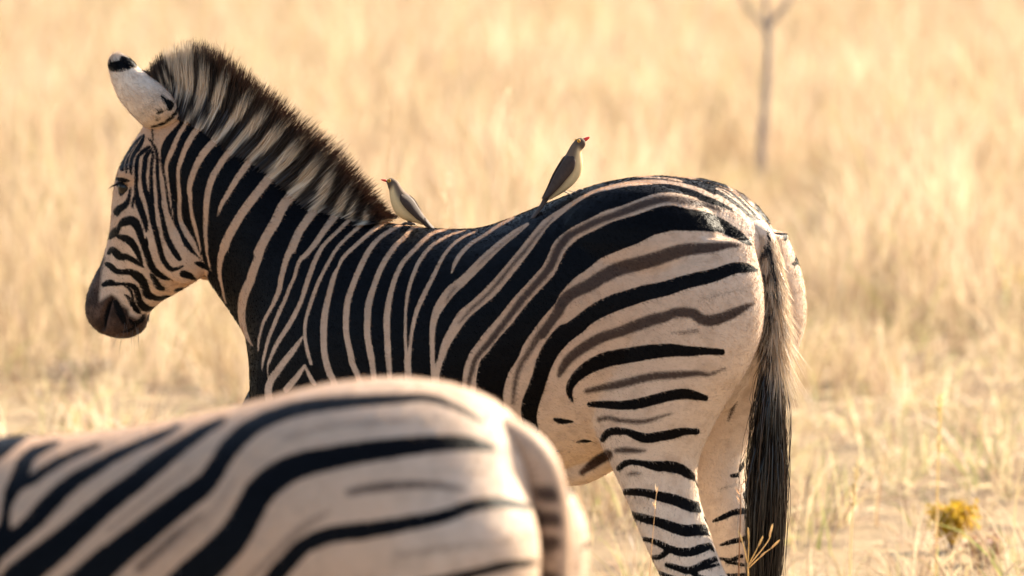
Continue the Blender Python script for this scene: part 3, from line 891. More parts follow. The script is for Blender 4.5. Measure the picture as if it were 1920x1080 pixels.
# ------------------------------------------------------------------ the zebra with the birds
Z1 = Frame((3.0, 3.0), 0)
p_tail = CAM + ray(1445, 430) * 18.62
Z1 = Frame((p_tail[0], p_tail[1]), 180 - 28)
u = Z1.unproj


def build_main_zebra():
    fr = Z1
    T = [((1440, 455), (1420, 600), .06), ((1428, 425), (1408, 680), .125), ((1392, 385), (1365, 760), .185), ((1340, 350), (1310, 800), .225), ((1240, 330), (1225, 835), .255), ((1140, 341), (1130, 862), .27),
         ((1050, 373), (1040, 893), .28), ((960, 409), (950, 922), .285), ((900, 427), (880, 930), .285), ((830, 430), (760, 930), .275),
         ((760, 424), (640, 920), .25), ((705, 414), (545, 880), .215), ((655, 400), (502, 800), .18), ((592, 375), (495, 720), .145), ((521, 314), (482, 652), .118),
         ((456, 251), (446, 594), .10), ((403, 211), (408, 540), .092), ((350, 189), (392, 505), .085), ((312, 200), (385, 470), .075), ((295, 250), (370, 430), .05)]
    trunk = loft([(u(*a), u(*b), w) for a, b, w in T], 48, 5)
    Hd = [((330, 212), (398, 440), .06), ((292, 214), (397, 490), .082), ((258, 262), (386, 510), .098), ((232, 312), (360, 530), .104), ((223, 365), (330, 549), .094), ((215, 425), (306, 562), .074),
          ((198, 483), (288, 576), .060), ((178, 523), (277, 588), .056), ((166, 560), (273, 604), .058), ((168, 592), (263, 622), .055), ((186, 616), (245, 632), .042), ((205, 626), (228, 634), .02)]
    head = loft([(u(*a), u(*b), w) for a, b, w in Hd], 40, 5)
    Lg = [((1180, 420), (1405, 450), .10, .085), ((1110, 520), (1424, 540), .128, .10), ((1072, 620), (1423, 620), .13, .108), ((1072, 700), (1398, 690), .12, .112), ((1100, 765), (1360, 750), .11, .114),
          ((1125, 815), (1326, 812), .095, .115), ((1152, 870), (1304, 868), .08, .115), ((1180, 935), (1304, 925), .068, .115), ((1208, 1005), (1325, 995), .06, .115), ((1243, 1080), (1354, 1070), .052, .115),
          ((1283, 1150), (1386, 1118), .048, .115), ((1305, 1190), (1384, 1170), .042, .115), ((1310, 1240), (1362, 1240), .031, .115), ((1312, 1320), (1354, 1320), .026, .115),
          ((1304, 1372), (1356, 1378), .032, .115), ((1288, 1410), (1334, 1416), .028, .115), ((1272, 1440), (1334, 1444), .034, .115)]
    hind = loft(limb(fr, Lg, .14), 32, 5)
    fx = u(640, 800)[0]
    fore = loft(front_leg(fx, .125), 28, 5)
    sh = ball(u(600, 690, .10) + [0, 0, -.05], (.17, .11, .24))
    cheek = ball(u(345, 470, .055), (.07, .035, .075))
    hip = ball(u(1200, 480, .11), (.22, .125, .16))
    chest = ball(u(545, 800, 0), (.10, .16, .14))
    brow = ball(u(244, 330, .078), (.03, .022, .028))
    sheath = loft([(u(1040, 850), u(1045, 912), .05), (u(1095, 845), u(1102, 906), .05), (u(1150, 820), u(1162, 872), .04), (u(1185, 815), u(1192, 842), .02)], 20, 4)
    parts = [trunk, head, hind, mirror(hind), fore, mirror(fore), sh, mirror(sh), cheek, mirror(cheek), hip, mirror(hip), chest, brow, mirror(brow), sheath]
    me, co, nor = voxel_body(parts, 0.0044, 20)
    # stripes: near side from the traced strokes, far side as the mirror image
    m = co.copy(); m[:, 1] = np.abs(m[:, 1])
    px = project(fr.world(m))
    # nostril fold and mouth line pressed into the muzzle
    for S, dep in ((line('C', (355, 360, 16), (300, 480, 34), (262, 600, 40), (255, 690, 26)), .010), (line('C', (470, 740, 4), (560, 690, 8), (640, 640, 8), (720, 590, 6)), .004)):
        k = np.clip((seg_field(px, S) + 2) / 5, 0, 1)[:, None]
        side = (np.abs(co[:, 1]) > .012)[:, None]
        co -= nor * dep * k * side
    me.vertices.foreach_set('co', co.ravel()); me.update()
    blk = poly_field(px, FIELD)
    for S in WHITES: blk = np.minimum(blk, -seg_field(px, S))
    for S in BLACKS: blk = np.maximum(blk, seg_field(px, S))
    for S in FINE_WHITES: blk = np.minimum(blk, -seg_field(px, S))
    brn = np.zeros(len(co))
    for k, S in BROWNS: brn = np.maximum(brn, k * np.clip((seg_field(px, S) + 5) / 10, 0, 1))
    # inner faces of the hind legs carry their own few marks
    mi = co.copy(); mi[:, 1] = -np.abs(mi[:, 1])
    pxi = project(fr.world(mi))
    inner = (nor[:, 1] * np.sign(co[:, 1]) < -0.15) & (co[:, 2] < u(1300, 690)[2]) & (co[:, 0] < u(1150, 800)[0])
    bi = np.full(len(co), -40.0)
    for S in INNER: bi = np.maximum(bi, seg_field(pxi, S))
    ri = np.zeros(len(co))
    for k, S in INNER_BROWN: ri = np.maximum(ri, k * np.clip((seg_field(pxi, S) + 4) / 8, 0, 1))
    blk = np.where(inner, bi, blk); brn = np.where(inner, ri, brn)
    # lower legs: bars; hidden forelegs: bars over a pale ground; pale belly
    low = (co[:, 2] < 0.40) & (co[:, 0] < .6)
    bars = 9 * np.sin(co[:, 2] * 150 + 2.0 * np.sin(co[:, 0] * 30)) - 1.5
    blk = np.where(low, bars, blk)
    fl = (co[:, 2] < 0.70) & (co[:, 0] > fx - .16) & (co[:, 0] < fx + .16) & (np.abs(co[:, 1]) > .03)
    blk = np.where(fl, 9 * np.sin(co[:, 2] * 120 + 2.0 * np.sin(co[:, 0] * 25)) - 1.0, blk)
    bel = np.clip((-nor[:, 2] - 0.75) * 8, 0, 1) * (co[:, 2] < .8) * (co[:, 2] > .45)
    blk = np.where(bel > .5, np.minimum(blk, -10), blk)
    muz = np.clip((poly_field(px, MUZ) + 3) / 7, 0, 1)
    muz = np.maximum(muz, np.clip((seg_field(px, line('M', (770, 1085, 20), (850, 1025, 34), (930, 975, 36))) + 2) / 5, 0, 1) * (co[:, 2] < .80) * (co[:, 0] > u(1290, 800)[0]) * (px[:, 0] < 1150))
    # trunk and neck stripes are tan, rump and legs paler
    tan = np.clip(1.05 - (px[:, 0] - 1000) / 620, 0.25, 1) * np.clip((co[:, 2] - 0.55) / 0.5, 0.05, 1)
    hd = np.clip((390 - px[:, 0]) / 120, 0, 1) * np.clip((px[:, 1] - 330) / 150, 0, 1)
    tan = tan * (1 - 0.4 * hd)
    for nme, v in (('blk', blk), ('brn', brn), ('muz', muz), ('tan', tan)): set_float(me, nme, v)
    me.materials.clear(); me.materials.append(M_COAT)
    root = empty('zebra', fr.matrix())
    tag(root, 'whole zebra in profile with two birds perched on its back', 'zebra', 'zebras standing in the dry grass')
    me.name = 'body'
    body = bpy.data.objects.new('body', me); COL.objects.link(body); body.parent = root
    short_coat(root, me, co, nor, (blk, brn, muz, tan), 240000, 0.0075, 3, 0.72, fr)
    bv = BVHTree.FromPolygons([Vector(q) for q in co], [tuple(p.vertices) for p in me.polygons])
    return root, bv, fx


zebra1, BV1, FX1 = build_main_zebra()


def cast(fr, bv, px, py):
    """local hit point of the photo ray on a body."""
    o = fr.local(CAM[None])[0]
    q = fr.local((CAM + ray(px, py))[None])[0] - o
    hit = bv.ray_cast(Vector(o), Vector(q).normalized())
    return np.array(hit[0]) if hit[0] else None, np.array(hit[1]) if hit[1] else None


def zebra_details():
    fr, root = Z1, zebra1
    for y in (.115, -.115):
        hoof(root, u(1300, 1450, y)[0] + .005, y, .045)
    for y in (.125, -.125):
        hoof(root, FX1 + .03, y, .045)
    # ---- eyes
    p, n = cast(fr, BV1, 231, 352)
    for s in (1, -1):
        c = (p - n * .011) * [1, s, 1]
        V, F = ball(c, (.021, .0175, .021))
        e = mesh_obj('eye', V, F, M_EYE, root)
        g = np.random.default_rng(4)
        k = 46
        a = g.uniform(-.9, 1.0, k)
        st = c + np.stack([a * .017, np.full(k, .012 * s), .013 - .006 * a ** 2 + g.normal(0, .001, k)], 1)
        d = np.stack([.35 + .5 * a, np.full(k, .75 * s), -.25 + g.normal(0, .15, k)], 1)
        L = g.uniform(.012, .024, k)[:, None]
        P = np.stack([st, st + d * L * .5, st + d * L + [0, 0, -.003]], 1)
        V, F, C = ribbons(P, np.array([.0012, .0010, .0004])[None] * np.ones((k, 1)), np.full((k, 3, 3), .012), 2)
        fast_mesh('eyelashes', V, F, M_HAIR, C, e)
    # ---- whiskers
    g = np.random.default_rng(14)
    P = []
    for px_, py_ in zip(g.uniform(205, 268, 20), g.uniform(600, 634, 20)):
        q, nq = cast(fr, BV1, px_, py_)
        if q is None: continue
        d_ = nq + np.array([.3, 0, -.7]) + g.normal(0, .25, 3); d_ /= np.linalg.norm(d_)
        L = g.uniform(.02, .045)
        P.append([q, q + d_ * L * .5, q + d_ * L + [0, 0, -.006]])
    P = np.array(P)
    V, F, C = ribbons(P, np.array([.0007, .0006, .0003])[None] * np.ones((len(P), 1)), np.full((len(P), 3, 3), .10), 2)
    fast_mesh('whiskers', V, F, M_HAIR, C, root)
    # ---- ears
    E_L = [(288, 246), (268, 235), (246, 213), (225, 188), (212, 160), (205, 133), (204, 116), (209, 104), (218, 99)]
    E_R = [(340, 232), (336, 212), (326, 187), (308, 164), (284, 146), (262, 128), (247, 112), (234, 103), (223, 99)]
    EARB = [line('Z', (240, 222, 28), (290, 215, 36), (340, 205, 30), (380, 205, 14)), line('Z', (300, 165, 12), (350, 180, 12), (390, 212, 8)),
            line('E', (140, 130, 16), (185, 185, 28), (240, 215, 40), (215, 275, 20)), line('E', (30, 175, 5), (80, 170, 8)), line('E', (90, 320, 14), (150, 300, 18)), line('E', (20, 468, 9), (120, 445, 13), (220, 390, 15), (300, 310, 17), (350, 230, 18)), line('E', (140, 410, 5), (60, 380, 8))]
    nu, nv = 15, len(E_L)
    Lp = crom(np.array(E_L, float), 4); Rp = crom(np.array(E_R, float), 4)
    nv = len(Lp)
    def ear_grid(s, dx, dz, y0, yl):
        V = []
        for i in range(nv):
            v = i / (nv - 1)
            for j in range(nu):
                q = -1 + 2 * j / (nu - 1)
                qq = math.sin(q * math.pi / 2)
                pxy = (Lp[i] * (1 - qq) + Rp[i] * (1 + qq)) / 2
                wd = np.hypot(*(Rp[i] - Lp[i])) / 850
                sink = max(0.0, 1 - v / .28) ** 2 * .045
                P = u(*pxy, y0 + math.cos(q * math.pi / 2) * wd * .5 + yl * v - sink)
                V.append(P)
        V = np.array(V)
        base = V[nu // 2].copy()
        if s < 0:
            V = V * [1, -1, 1]
            b = V[nu // 2].copy()
            V = (V - b)
            a = R(dx); ca, sa = math.cos(a), math.sin(a)
            V = np.stack([V[:, 0] * ca + V[:, 2] * sa, V[:, 1], -V[:, 0] * sa + V[:, 2] * ca], 1) + b
        return V
    F = [[i * nu + j, i * nu + j + 1, (i + 1) * nu + j + 1, (i + 1) * nu + j] for i in range(nv - 1) for j in range(nu - 1)]
    for s in (1, -1):
        Vn = ear_grid(1, 0, 0, .062, -.01)
        px = project(fr.world(Vn))
        blk = np.full(len(Vn), -40.0)
        for S in EARB: blk = np.maximum(blk, seg_field(px, S))
        V = Vn if s > 0 else ear_grid(-1, 17, 0, .062, -.01)
        me = bpy.data.meshes.new('ear')
        me.from_pydata(V.tolist(), [], F if s > 0 else [f[::-1] for f in F])
        me.polygons.foreach_set('use_smooth', np.ones(len(F), bool))
        set_float(me, 'blk', blk); set_float(me, 'brn', np.clip((seg_field(px, line('Z', (430, 520, 40), (560, 380, 40))) + 10) / 60, 0, .35)); set_float(me, 'muz', np.zeros(len(V))); set_float(me, 'tan', np.clip((px[:, 0] - 240) / 160, 0, .5))
        me.materials.append(M_COAT)
        o = bpy.data.objects.new('ear', me); COL.objects.link(o); o.parent = root
        md = o.modifiers.new('thick', 'SOLIDIFY'); md.thickness = .005; md.offset = -1
        md2 = o.modifiers.new('sub', 'SUBSURF'); md2.levels = 1; md2.render_levels = 1
        g = np.random.default_rng(50 + s)
        ne = 5200
        ri = g.integers(1, nv - 1, ne); rj = g.integers(0, nu - 1, ne)
        edge = g.uniform(0, 1, ne) < .3
        rj = np.where(edge, np.where(g.uniform(0, 1, ne) < .5, 0, nu - 2), rj)
        id0 = ri * nu + rj
        f1 = np.where(edge, (rj > 0) * 1.0, g.uniform(0, 1, ne))[:, None]
        p0 = V[id0] * (1 - f1) + V[id0 + 1] * f1
        alng = V[np.minimum(id0 + nu, len(V) - 1)] - V[id0]
        alng /= np.linalg.norm(alng, axis=1, keepdims=True) + 1e-9
        acr = V[id0 + 1] - V[id0]; acr /= np.linalg.norm(acr, axis=1, keepdims=True) + 1e-9
        nn = np.cross(acr, alng) * -s
        nn[:, 1] = np.abs(nn[:, 1]) * s
        sidew = np.where(edge, np.where(rj > 0, 1.0, -1.0), 0.0)[:, None] * acr
        p0 = p0 + alng * g.uniform(-.5, .9, ne)[:, None] * .006
        L = g.uniform(.006, .013, ne)[:, None]
        P = np.stack([p0, p0 + (alng * .8 + nn * .25 + sidew * .7 + g.normal(0, .2, (ne, 3))) * L], 1)
        bk = blk[id0]; zz_ = np.zeros(ne)
        C = coat_colours(bk, zz_, zz_, np.full(ne, .2), g)
        Vr, Fr, Cr = ribbons(P, np.array([.0009, .0003])[None] * np.ones((ne, 1)), np.repeat(C[:, None], 2, 1), 9)
        fast_mesh('ear_hair', Vr, Fr, M_FUZZ, Cr, o)
    # ---- mane
    root_px = np.array([(292, 212), (302, 204), (314, 197), (330, 192), (352, 191), (380, 200), (405, 214), (430, 233), (458, 258), (486, 288), (515, 322), (556, 357), (600, 386), (628, 404), (655, 414), (690, 416), (720, 416)], float)
    tip_px = np.array([(281, 160), (283, 132), (298, 107), (325, 88), (358, 76), (395, 82), (430, 104), (465, 132), (508, 165), (550, 200), (595, 237), (643, 275), (670, 315), (696, 346), (714, 376), (727, 396), (735, 408)], float)
    RP, TP = crom(root_px, 20), crom(tip_px, 20)
    g = np.random.default_rng(21)
    n, k = 21000, 6
    s = g.uniform(0, len(RP) - 1.001, n)
    i = s.astype(int); f = (s - i)[:, None]
    rp = RP[i] * (1 - f) + RP[i + 1] * f
    tp = TP[i] * (1 - f) + TP[i + 1] * f
    y = g.normal(0, .016, n).clip(-.030, .030)
    lenf = (g.uniform(0.72, 1.03, n) + 0.07 * np.sin(s * 1.9) * np.sin(s * .73 + 1)) * (1 - 0.10 * np.abs(y) / .026)
    clump = 0.05 * np.sin(s * 2.7 + 1) + 0.04 * np.sin(s * 5.1)
    Rl = np.array([u(*q) for q in rp]); Tl = np.array([u(*q) for q in tp])
    d = Tl - Rl
    Rl = Rl - d * 0.12
    tang = np.stack([d[:, 2], np.zeros(n), -d[:, 0]], 1)
    Rl[:, 1] = y
    t = np.linspace(0, 1, k)
    P = Rl[:, None] + d[:, None] * (t[None, :, None] * (lenf[:, None, None] * 1.12)) + tang[:, None] * ((clump * .5 + g.normal(0, .035, n))[:, None, None] * (t ** 2)[None, :, None])
    P[..., 1] += (y[:, None] * 0.7 + g.normal(0, .006, n)[:, None]) * t[None] ** 1.5
    side = g.uniform(0, 1, n) < .5
    sgn = np.where(g.uniform(0, 1, n) < .7, 1.0, -1.0)
    back = g.uniform(.03, .14, n)
    fall = (1 - np.minimum(t / .55, 1)) ** 1.3
    ys = sgn[:, None] * (.020 + (.024 + back[:, None] * .10) * fall[None])
    P[side, :, 1] = ys[side] + g.normal(0, .004, n)[side, None]
    P[side] -= d[side][:, None] * (back[side][:, None] * fall[None])[..., None]
    W = .0016 * np.array([1, 1, 1, .9, .7, .2])[None] * g.uniform(.7, 1.3, n)[:, None]
    MANE = [line('F', (290, 770, 16), (240, 640, 18), (170, 470, 16)), line('F', (200, 720, 8), (150, 620, 9), (110, 510, 8)), line('F', (345, 740, 26), (340, 600, 40), (320, 450, 60), (270, 320, 80), (220, 220, 80)), line('F', (440, 750, 42), (440, 560, 62), (420, 400, 74), (400, 180, 80)),
            line('F', (565, 840, 40), (590, 650, 58), (620, 450, 48), (560, 330, 30)), line('F', (720, 920, 46), (780, 720, 62), (850, 520, 60), (890, 400, 36)),
            line('I', (310, 170, 28), (370, 80, 32), (440, 0, 30)), line('I', (390, 255, 30), (470, 160, 32), (550, 80, 26)), line('I', (480, 355, 32), (570, 250, 36), (680, 140, 30)),
            line('I', (600, 460, 36), (680, 360, 40), (790, 260, 30)), line('I', (735, 570, 34), (800, 480, 38), (890, 350, 26)), line('I', (860, 670, 28), (890, 590, 34), (940, 440, 22)),
            line('I', (970, 740, 22), (1010, 650, 26), (1070, 530, 18)), line('I', (1050, 780, 16), (1070, 690, 14), (1090, 620, 8)), line('I', (1150, 770, 18), (1160, 680, 12))]
    Pm = P.copy(); Pm[..., 1] = np.abs(Pm[..., 1])
    px = project(fr.world(Pm.reshape(-1, 3)))
    f_ = np.full(len(px), -40.0)
    for S in MANE + WHITES[:13]: f_ = np.maximum(f_, seg_field(px, S))
    wf = np.clip((f_ + 1.5 + np.repeat(g.normal(0, .8, n), k)) / 2.5, 0, 1).reshape(n, k)
    tt = (t[None] * lenf[:, None])
    left = np.clip((395 - rp[:, 0]) / 40, 0, 1)[:, None]
    tipd = np.clip((tt - .62 + g.normal(0, .05, n)[:, None]) / .12, 0, 1) * (1 - .7 * left)
    cream = np.array([.84, .68, .50]); dark = np.array([.050, .038, .032]); tip = np.array([.024, .010, .006])
    C = wf[..., None] * cream + (1 - wf[..., None]) * dark
    C = C * (1 - tipd[..., None]) + tip * tipd[..., None]
    C = np.clip(C * g.uniform(.82, 1.12, n)[:, None, None], 0, .92)
    V, F, CC = ribbons(P, W, C, 8)
    fast_mesh('mane', V, F, M_HAIR, CC, root)
    # ---- tail: dock (part) and its hair
    cl = np.array([(1372, 398, .012), (1400, 412, .026), (1424, 434, .029), (1437, 475, .028), (1445, 530, .027), (1449, 600, .025), (1449, 680, .021), (1446, 760, .016), (1444, 830, .010)], float)
    yb = [-.0, -.0, 0, 0, 0, 0, 0, 0]
    rows = []
    cen = []
    for (x_, y_, r_) in crom(cl, 4):
        q = u(x_, y_, 0.0); cen.append(q)
        rows.append((q + [r_, 0, 0], q - [r_, 0, 0], r_))
    V, F = loft(rows, 24, 1)
    m_ = V.copy()
    px = project(fr.world(m_))
    blk = np.full(len(V), -40.0)
    TB = [line('X', (1404, 432, 2), (1408, 445, 4), (1404, 460, 4)), line('X', (1413, 484, 4), (1432, 472, 5), (1437, 462, 4)), line('X', (1427, 516, 3), (1440, 510, 4), (1444, 500, 4)),
          line('X', (1432, 545, 4), (1446, 545, 4)), line('X', (1440, 430, 3), (1444, 470, 3), (1452, 520, 3), (1458, 560, 3)), line('X', (1434, 578, 3), (1450, 572, 4)), line('X', (1434, 606, 4), (1452, 600, 4)), line('X', (1434, 640, 5), (1448, 650, 6))]
    for S in TB: blk = np.maximum(blk, seg_field(px, S))
    me = bpy.data.meshes.new('tail'); me.from_pydata(V.tolist(), [], F)
    me.polygons.foreach_set('use_smooth', np.ones(len(F), bool))
    set_float(me, 'blk', blk); set_float(me, 'brn', np.zeros(len(V))); set_float(me, 'muz', np.clip((px[:, 1] - 690) / 40, 0, 1)); set_float(me, 'tan', np.full(len(V), .35))
    me.materials.append(M_COAT)
    dock = bpy.data.objects.new('tail', me); COL.objects.link(dock); dock.parent = root
    cen = np.array(cen); rad = crom(cl, 4)[:, 2]
    pxc = project(fr.world(cen))
    # short hair along the dock
    g = np.random.default_rng(31)
    n, k = 7000, 4
    s = g.uniform(1, len(cen) * .72, n); i = s.astype(int); f = (s - i)[:, None]
    c = cen[i] * (1 - f) + cen[i + 1] * f; r = rad[i]
    a = g.uniform(0, 2 * math.pi, n)
    nrm = np.stack([np.cos(a), np.sin(a), np.zeros(n)], 1)
    st = c + nrm * (r * .95)[:, None]
    L = (.010 + .074 * (s / (len(cen) * .72)) ** 2.2 * g.uniform(.4, 1.1, n) * np.clip(.75 - .5 * nrm[:, 0], .3, 1.2))[:, None]
    t = np.linspace(0, 1, k)[None, :, None]
    P = st[:, None] + (nrm[:, None] * .45 * t + np.array([0, 0, -1.0]) * t + g.normal(0, .12, (n, 1, 3)) * t) * L[:, None]
    px = project(fr.world(st))
    b = np.full(n, -40.0)
    for S in TB: b = np.maximum(b, seg_field(px, S))
    kf = np.clip((b + 2.0 + g.normal(0, 1.0, n)) / 2.5, 0, 1)
    kf = kf * (nrm[:, 0] > -.8)
    dk = np.clip((px[:, 1] - 640 + g.normal(0, 30, n)) / 60, 0, 1)
    kf = np.maximum(kf, dk * np.clip(.7 + nrm[:, 0] * .8, 0, 1))
    C = np.array([.72, .58, .42])[None] * (1 - kf[:, None]) + np.array([.030, .022, .018]) * kf[:, None]
    C = np.repeat((C * g.uniform(.7, 1.15, n)[:, None])[:, None], k, 1)
    V, F, CC = ribbons(P, .0013 * np.array([1, .9, .7, .2])[None] * np.ones((n, 1)), C, 5)
    fast_mesh('tail_hair', V, F, M_HAIR, CC, dock)
    # long tuft
    n, k = 5200, 8
    lo_i = int(np.argmin(np.abs(pxc[:, 1] - 655)))
    s = lo_i + (len(cen) - 1.01 - lo_i) * g.uniform(0, 1, n) ** .8
    i = s.astype(int); f = (s - i)[:, None]
    c = cen[i] * (1 - f) + cen[i + 1] * f; r = rad[i]
    a = g.uniform(0, 2 * math.pi, n)
    nrm = np.stack([np.cos(a), np.sin(a), np.zeros(n)], 1)
    st = c + nrm * r[:, None] * .9
    endz = g.uniform(.30, .50, n) + np.where(g.uniform(0, 1, n) < .45, g.uniform(0, .35, n), 0)
    L = np.clip(st[:, 2] - endz, .10, 1)
    t = np.linspace(0, 1, k)
    nl = 70
    lid = g.integers(0, nl, n)
    la, lr = g.uniform(0, 6.283, nl), np.sqrt(g.uniform(0, 1, nl))
    lw = g.uniform(0, 6.283, nl)
    lock_o = np.stack([np.cos(la) * lr * .036, np.sin(la) * lr * .036, 0 * la], 1)[lid]
    own = nrm * (g.uniform(.1, 1.0, n) * np.where(g.uniform(0, 1, n) < .07, 2.4, 1.0))[:, None] * .016 + g.normal(0, .005, (n, 3)) * [1, 1, 0]
    prof = np.sin(np.minimum(t * 2.6, 1.57)) * (1 - .62 * t ** 1.5)
    P = st[:, None] + np.array([0, 0, -1.0]) * (t[None, :, None] * L[:, None, None]) \
        + (lock_o - (st - c) * .6)[:, None] * prof[None, :, None] + own[:, None] * (np.sin(t * 2.6) * .8 + .15 * t)[None, :, None] \
        + np.array([.020, 0, 0]) * t[None, :, None]
    wave = np.sin(t[None] * 7 + lw[lid][:, None]) * t[None] * .0055
    P[..., 0] += wave * np.cos(la[lid])[:, None]; P[..., 1] += wave * np.sin(la[lid])[:, None]
    P += g.normal(0, .0012, P.shape) * [1, 1, 0]
    zz = P[..., 2]
    top_z = u(1445, 690)[2]
    out = -nrm[:, 0:1] * .9 + .45 * g.normal(0, 1, (n, 1))
    wht = np.clip((zz - top_z + .02 + .085 * out) / .10, 0, 1)
    C = np.array([.60, .48, .36]) * wht[..., None] + np.array([.010, .007, .006]) * (1 - wht[..., None])
    C = C * (.6 + .9 * g.uniform(0, 1, nl)[lid])[:, None, None]
    brownish = (g.uniform(0, 1, n) < .10)
    C[brownish] = C[brownish] * .5 + np.array([.10, .05, .03]) * .5
    W = .0015 * np.ones((n, 1)) * np.array([1, 1, 1, 1, .9, .8, .6, .2])[None]
    V, F, CC = ribbons(P, W, C, 6)
    fast_mesh('tail_tuft', V, F, M_TUFT, CC, dock)


zebra_details()

# ------------------------------------------------------------------ the zebra standing in front
p0 = CAM + ray(1040, 880) * 13.9
Z2 = Frame((p0[0], p0[1]), 180 - 19)


def build_front_zebra():
    fr = Z2
    u = fr.unproj
    T = [((1005, 880), (990, 1080), .07), ((990, 838), (970, 1180), .14), ((962, 795), (945, 1270), .19), ((925, 757), (900, 1340), .23), ((860, 724), (840, 1400), .265), ((742, 706), (730, 1440), .295),
         ((600, 720), (590, 1460), .30), ((440, 760), (430, 1480), .305), ((237, 800), (230, 1490), .305), ((60, 817), (50, 1490), .30), ((-120, 815), (-150, 1480), .285),
         ((-260, 803), (-330, 1450), .25), ((-370, 790), (-470, 1390), .21), ((-470, 800), (-570, 1300), .16), ((-590, 850), (-650, 1260), .125), ((-710, 940), (-740, 1290), .105),
         ((-820, 1050), (-820, 1350), .095), ((-900, 1140), (-880, 1420), .085), ((-930, 1230), (-900, 1430), .06)]
    trunk = loft([(u(*a), u(*b), w) for a, b, w in T], 44, 5)
    Hd = [((-900, 1110), (-820, 1390), .06), ((-945, 1165), (-850, 1470), .09), ((-985, 1240), (-890, 1520), .104), ((-1020, 1320), (-935, 1560), .092), ((-1055, 1410), (-985, 1600), .072), ((-1095, 1500), (-1030, 1635), .058),
          ((-1130, 1565), (-1065, 1660), .056), ((-1150, 1610), (-1090, 1680), .056), ((-1150, 1640), (-1110, 1690), .04)]
    head = loft([(u(*a), u(*b), w) for a, b, w in Hd], 32, 5)
    Lg = [((750, 830), (968, 890), .10, .075), ((690, 980), (1004, 1000), .145, .12), ((660, 1120), (1002, 1120), .15, .128), ((670, 1230), (970, 1220), .14, .13), ((700, 1320), (925, 1310), .12, .13),
          ((740, 1390), (885, 1390), .10, .13), ((780, 1470), (872, 1470), .085, .13), ((815, 1570), (900, 1555), .066, .13), ((850, 1680), (985, 1650), .055, .13), ((885, 1745), (990, 1720), .048, .13),
          ((905, 1800), (975, 1800), .038, .13), ((910, 1900), (965, 1900), .028, .13), ((905, 2020), (962, 2020), .028, .13), ((895, 2085), (965, 2090), .034, .13), ((875, 2130), (935, 2135), .03, .13), ((858, 2165), (935, 2165), .036, .13)]
    hind = loft(limb(fr, Lg, .15), 28, 5)
    fx = u(-360, 1300)[0]
    fore = loft(front_leg(fx, .13), 24, 5)
    sh = ball(u(-330, 1100, .12), (.17, .12, .26))
    hip = ball(u(740, 1000, .11), (.19, .12, .16))
    chest = ball(u(-480, 1250, 0), (.10, .15, .14))
    parts = [trunk, head, hind, mirror(hind), fore, mirror(fore), sh, mirror(sh), hip, mirror(hip), chest]
    me, co, nor = voxel_body(parts, 0.009, 8, 30)
    m = co.copy(); m[:, 1] = np.abs(m[:, 1])
    px = project(fr.world(m))
    blk = np.full(len(co), -40.0)
    for S in F_BLACKS: blk = np.maximum(blk, seg_field(px, S, 60))
    # out of the frame: upright shoulder and neck stripes, leg bars
    w = px[:, 0] + 0.25 * (px[:, 1] - 1100) + 18 * np.sin(px[:, 1] / 90)
    gen = 20 * np.sin(w / 22.0) + 6
    blk = np.where(px[:, 0] < -60, gen, blk)
    lowb = 12 * np.sin(co[:, 2] * 130 + 2 * np.sin(co[:, 0] * 25)) - 1
    blk = np.where(co[:, 2] < .55, lowb, blk)
    bel = (-nor[:, 2] > .8) & (co[:, 2] > .4) & (co[:, 2] < .8)
    blk = np.where(bel, -20, blk)
    brn = np.zeros(len(co))
    for k, S in F_BROWNS: brn = np.maximum(brn, k * np.clip((seg_field(px, S) + 8) / 16, 0, 1))
    muz = np.clip((px[:, 1] - 1590) / 40, 0, 1) * (px[:, 0] < -900)
    for nme, v in (('blk', blk * .8), ('brn', brn), ('muz', muz), ('tan', np.clip(.85 - (px[:, 0] - 500) / 1000, .3, .9))): set_float(me, nme, v)
    me.materials.clear(); me.materials.append(M_COAT)
    root = empty('zebra', fr.matrix())
    tag(root, 'zebra with broad bold stripes standing in front of the bird-carrying zebra', 'zebra', 'zebras standing in the dry grass')
    me.name = 'body'
    body = bpy.data.objects.new('body', me); COL.objects.link(body); body.parent = root
    short_coat(root, me, co, nor, (blk * .8, brn, muz, np.full(len(co), .5)), 60000, 0.012, 4, 0.72, fr)
    bv = BVHTree.FromPolygons([Vector(q) for q in co], [tuple(p.vertices) for p in me.polygons])
    for y in (.13, -.13): hoof(root, u(895, 2170, y)[0] + .005, y, .047)
    for y in (.13, -.13): hoof(root, fx + .03, y, .047)
    # eyes, ears, mane, tail
    ep = u(-985, 1310, .09)
    for s in (1, -1):
        V, F = ball(ep * [1, s, 1], (.019, .017, .019))
        mesh_obj('eye', V, F, M_EYE, root)
        b = u(-905, 1130, .06); tpt = b + np.array([.03, .05, .17])
        V = []
        for i in range(9):
            v = i / 8
            wd = .042 * math.sin(math.pi * (.22 + .78 * v)) ** .8 + .002
            for j in range(9):
                q = -1 + 2 * j / 8
                V.append(b + (tpt - b) * v + np.array([q * wd, math.cos(q * 1.57) * wd * .7, 0]))
        V = np.array(V) * [1, s, 1]
        F = [[i * 9 + j, i * 9 + j + 1, (i + 1) * 9 + j + 1, (i + 1) * 9 + j] for i in range(8) for j in range(8)]
        o = mesh_obj('ear', V, F, M_COAT, root)
        for nme, v in (('blk', np.repeat(np.array([-9, -9, -9, -9, -9, -9, 9, 9, -9.]), 9)), ('brn', np.zeros(81)), ('muz', np.zeros(81)), ('tan', np.full(81, .3))): set_float(o.data, nme, v)
        md = o.modifiers.new('thick', 'SOLIDIFY'); md.thickness = .005
    rp_ = np.array([(-905, 1120), (-820, 1050), (-710, 940), (-590, 850), (-470, 800), (-370, 790)], float)
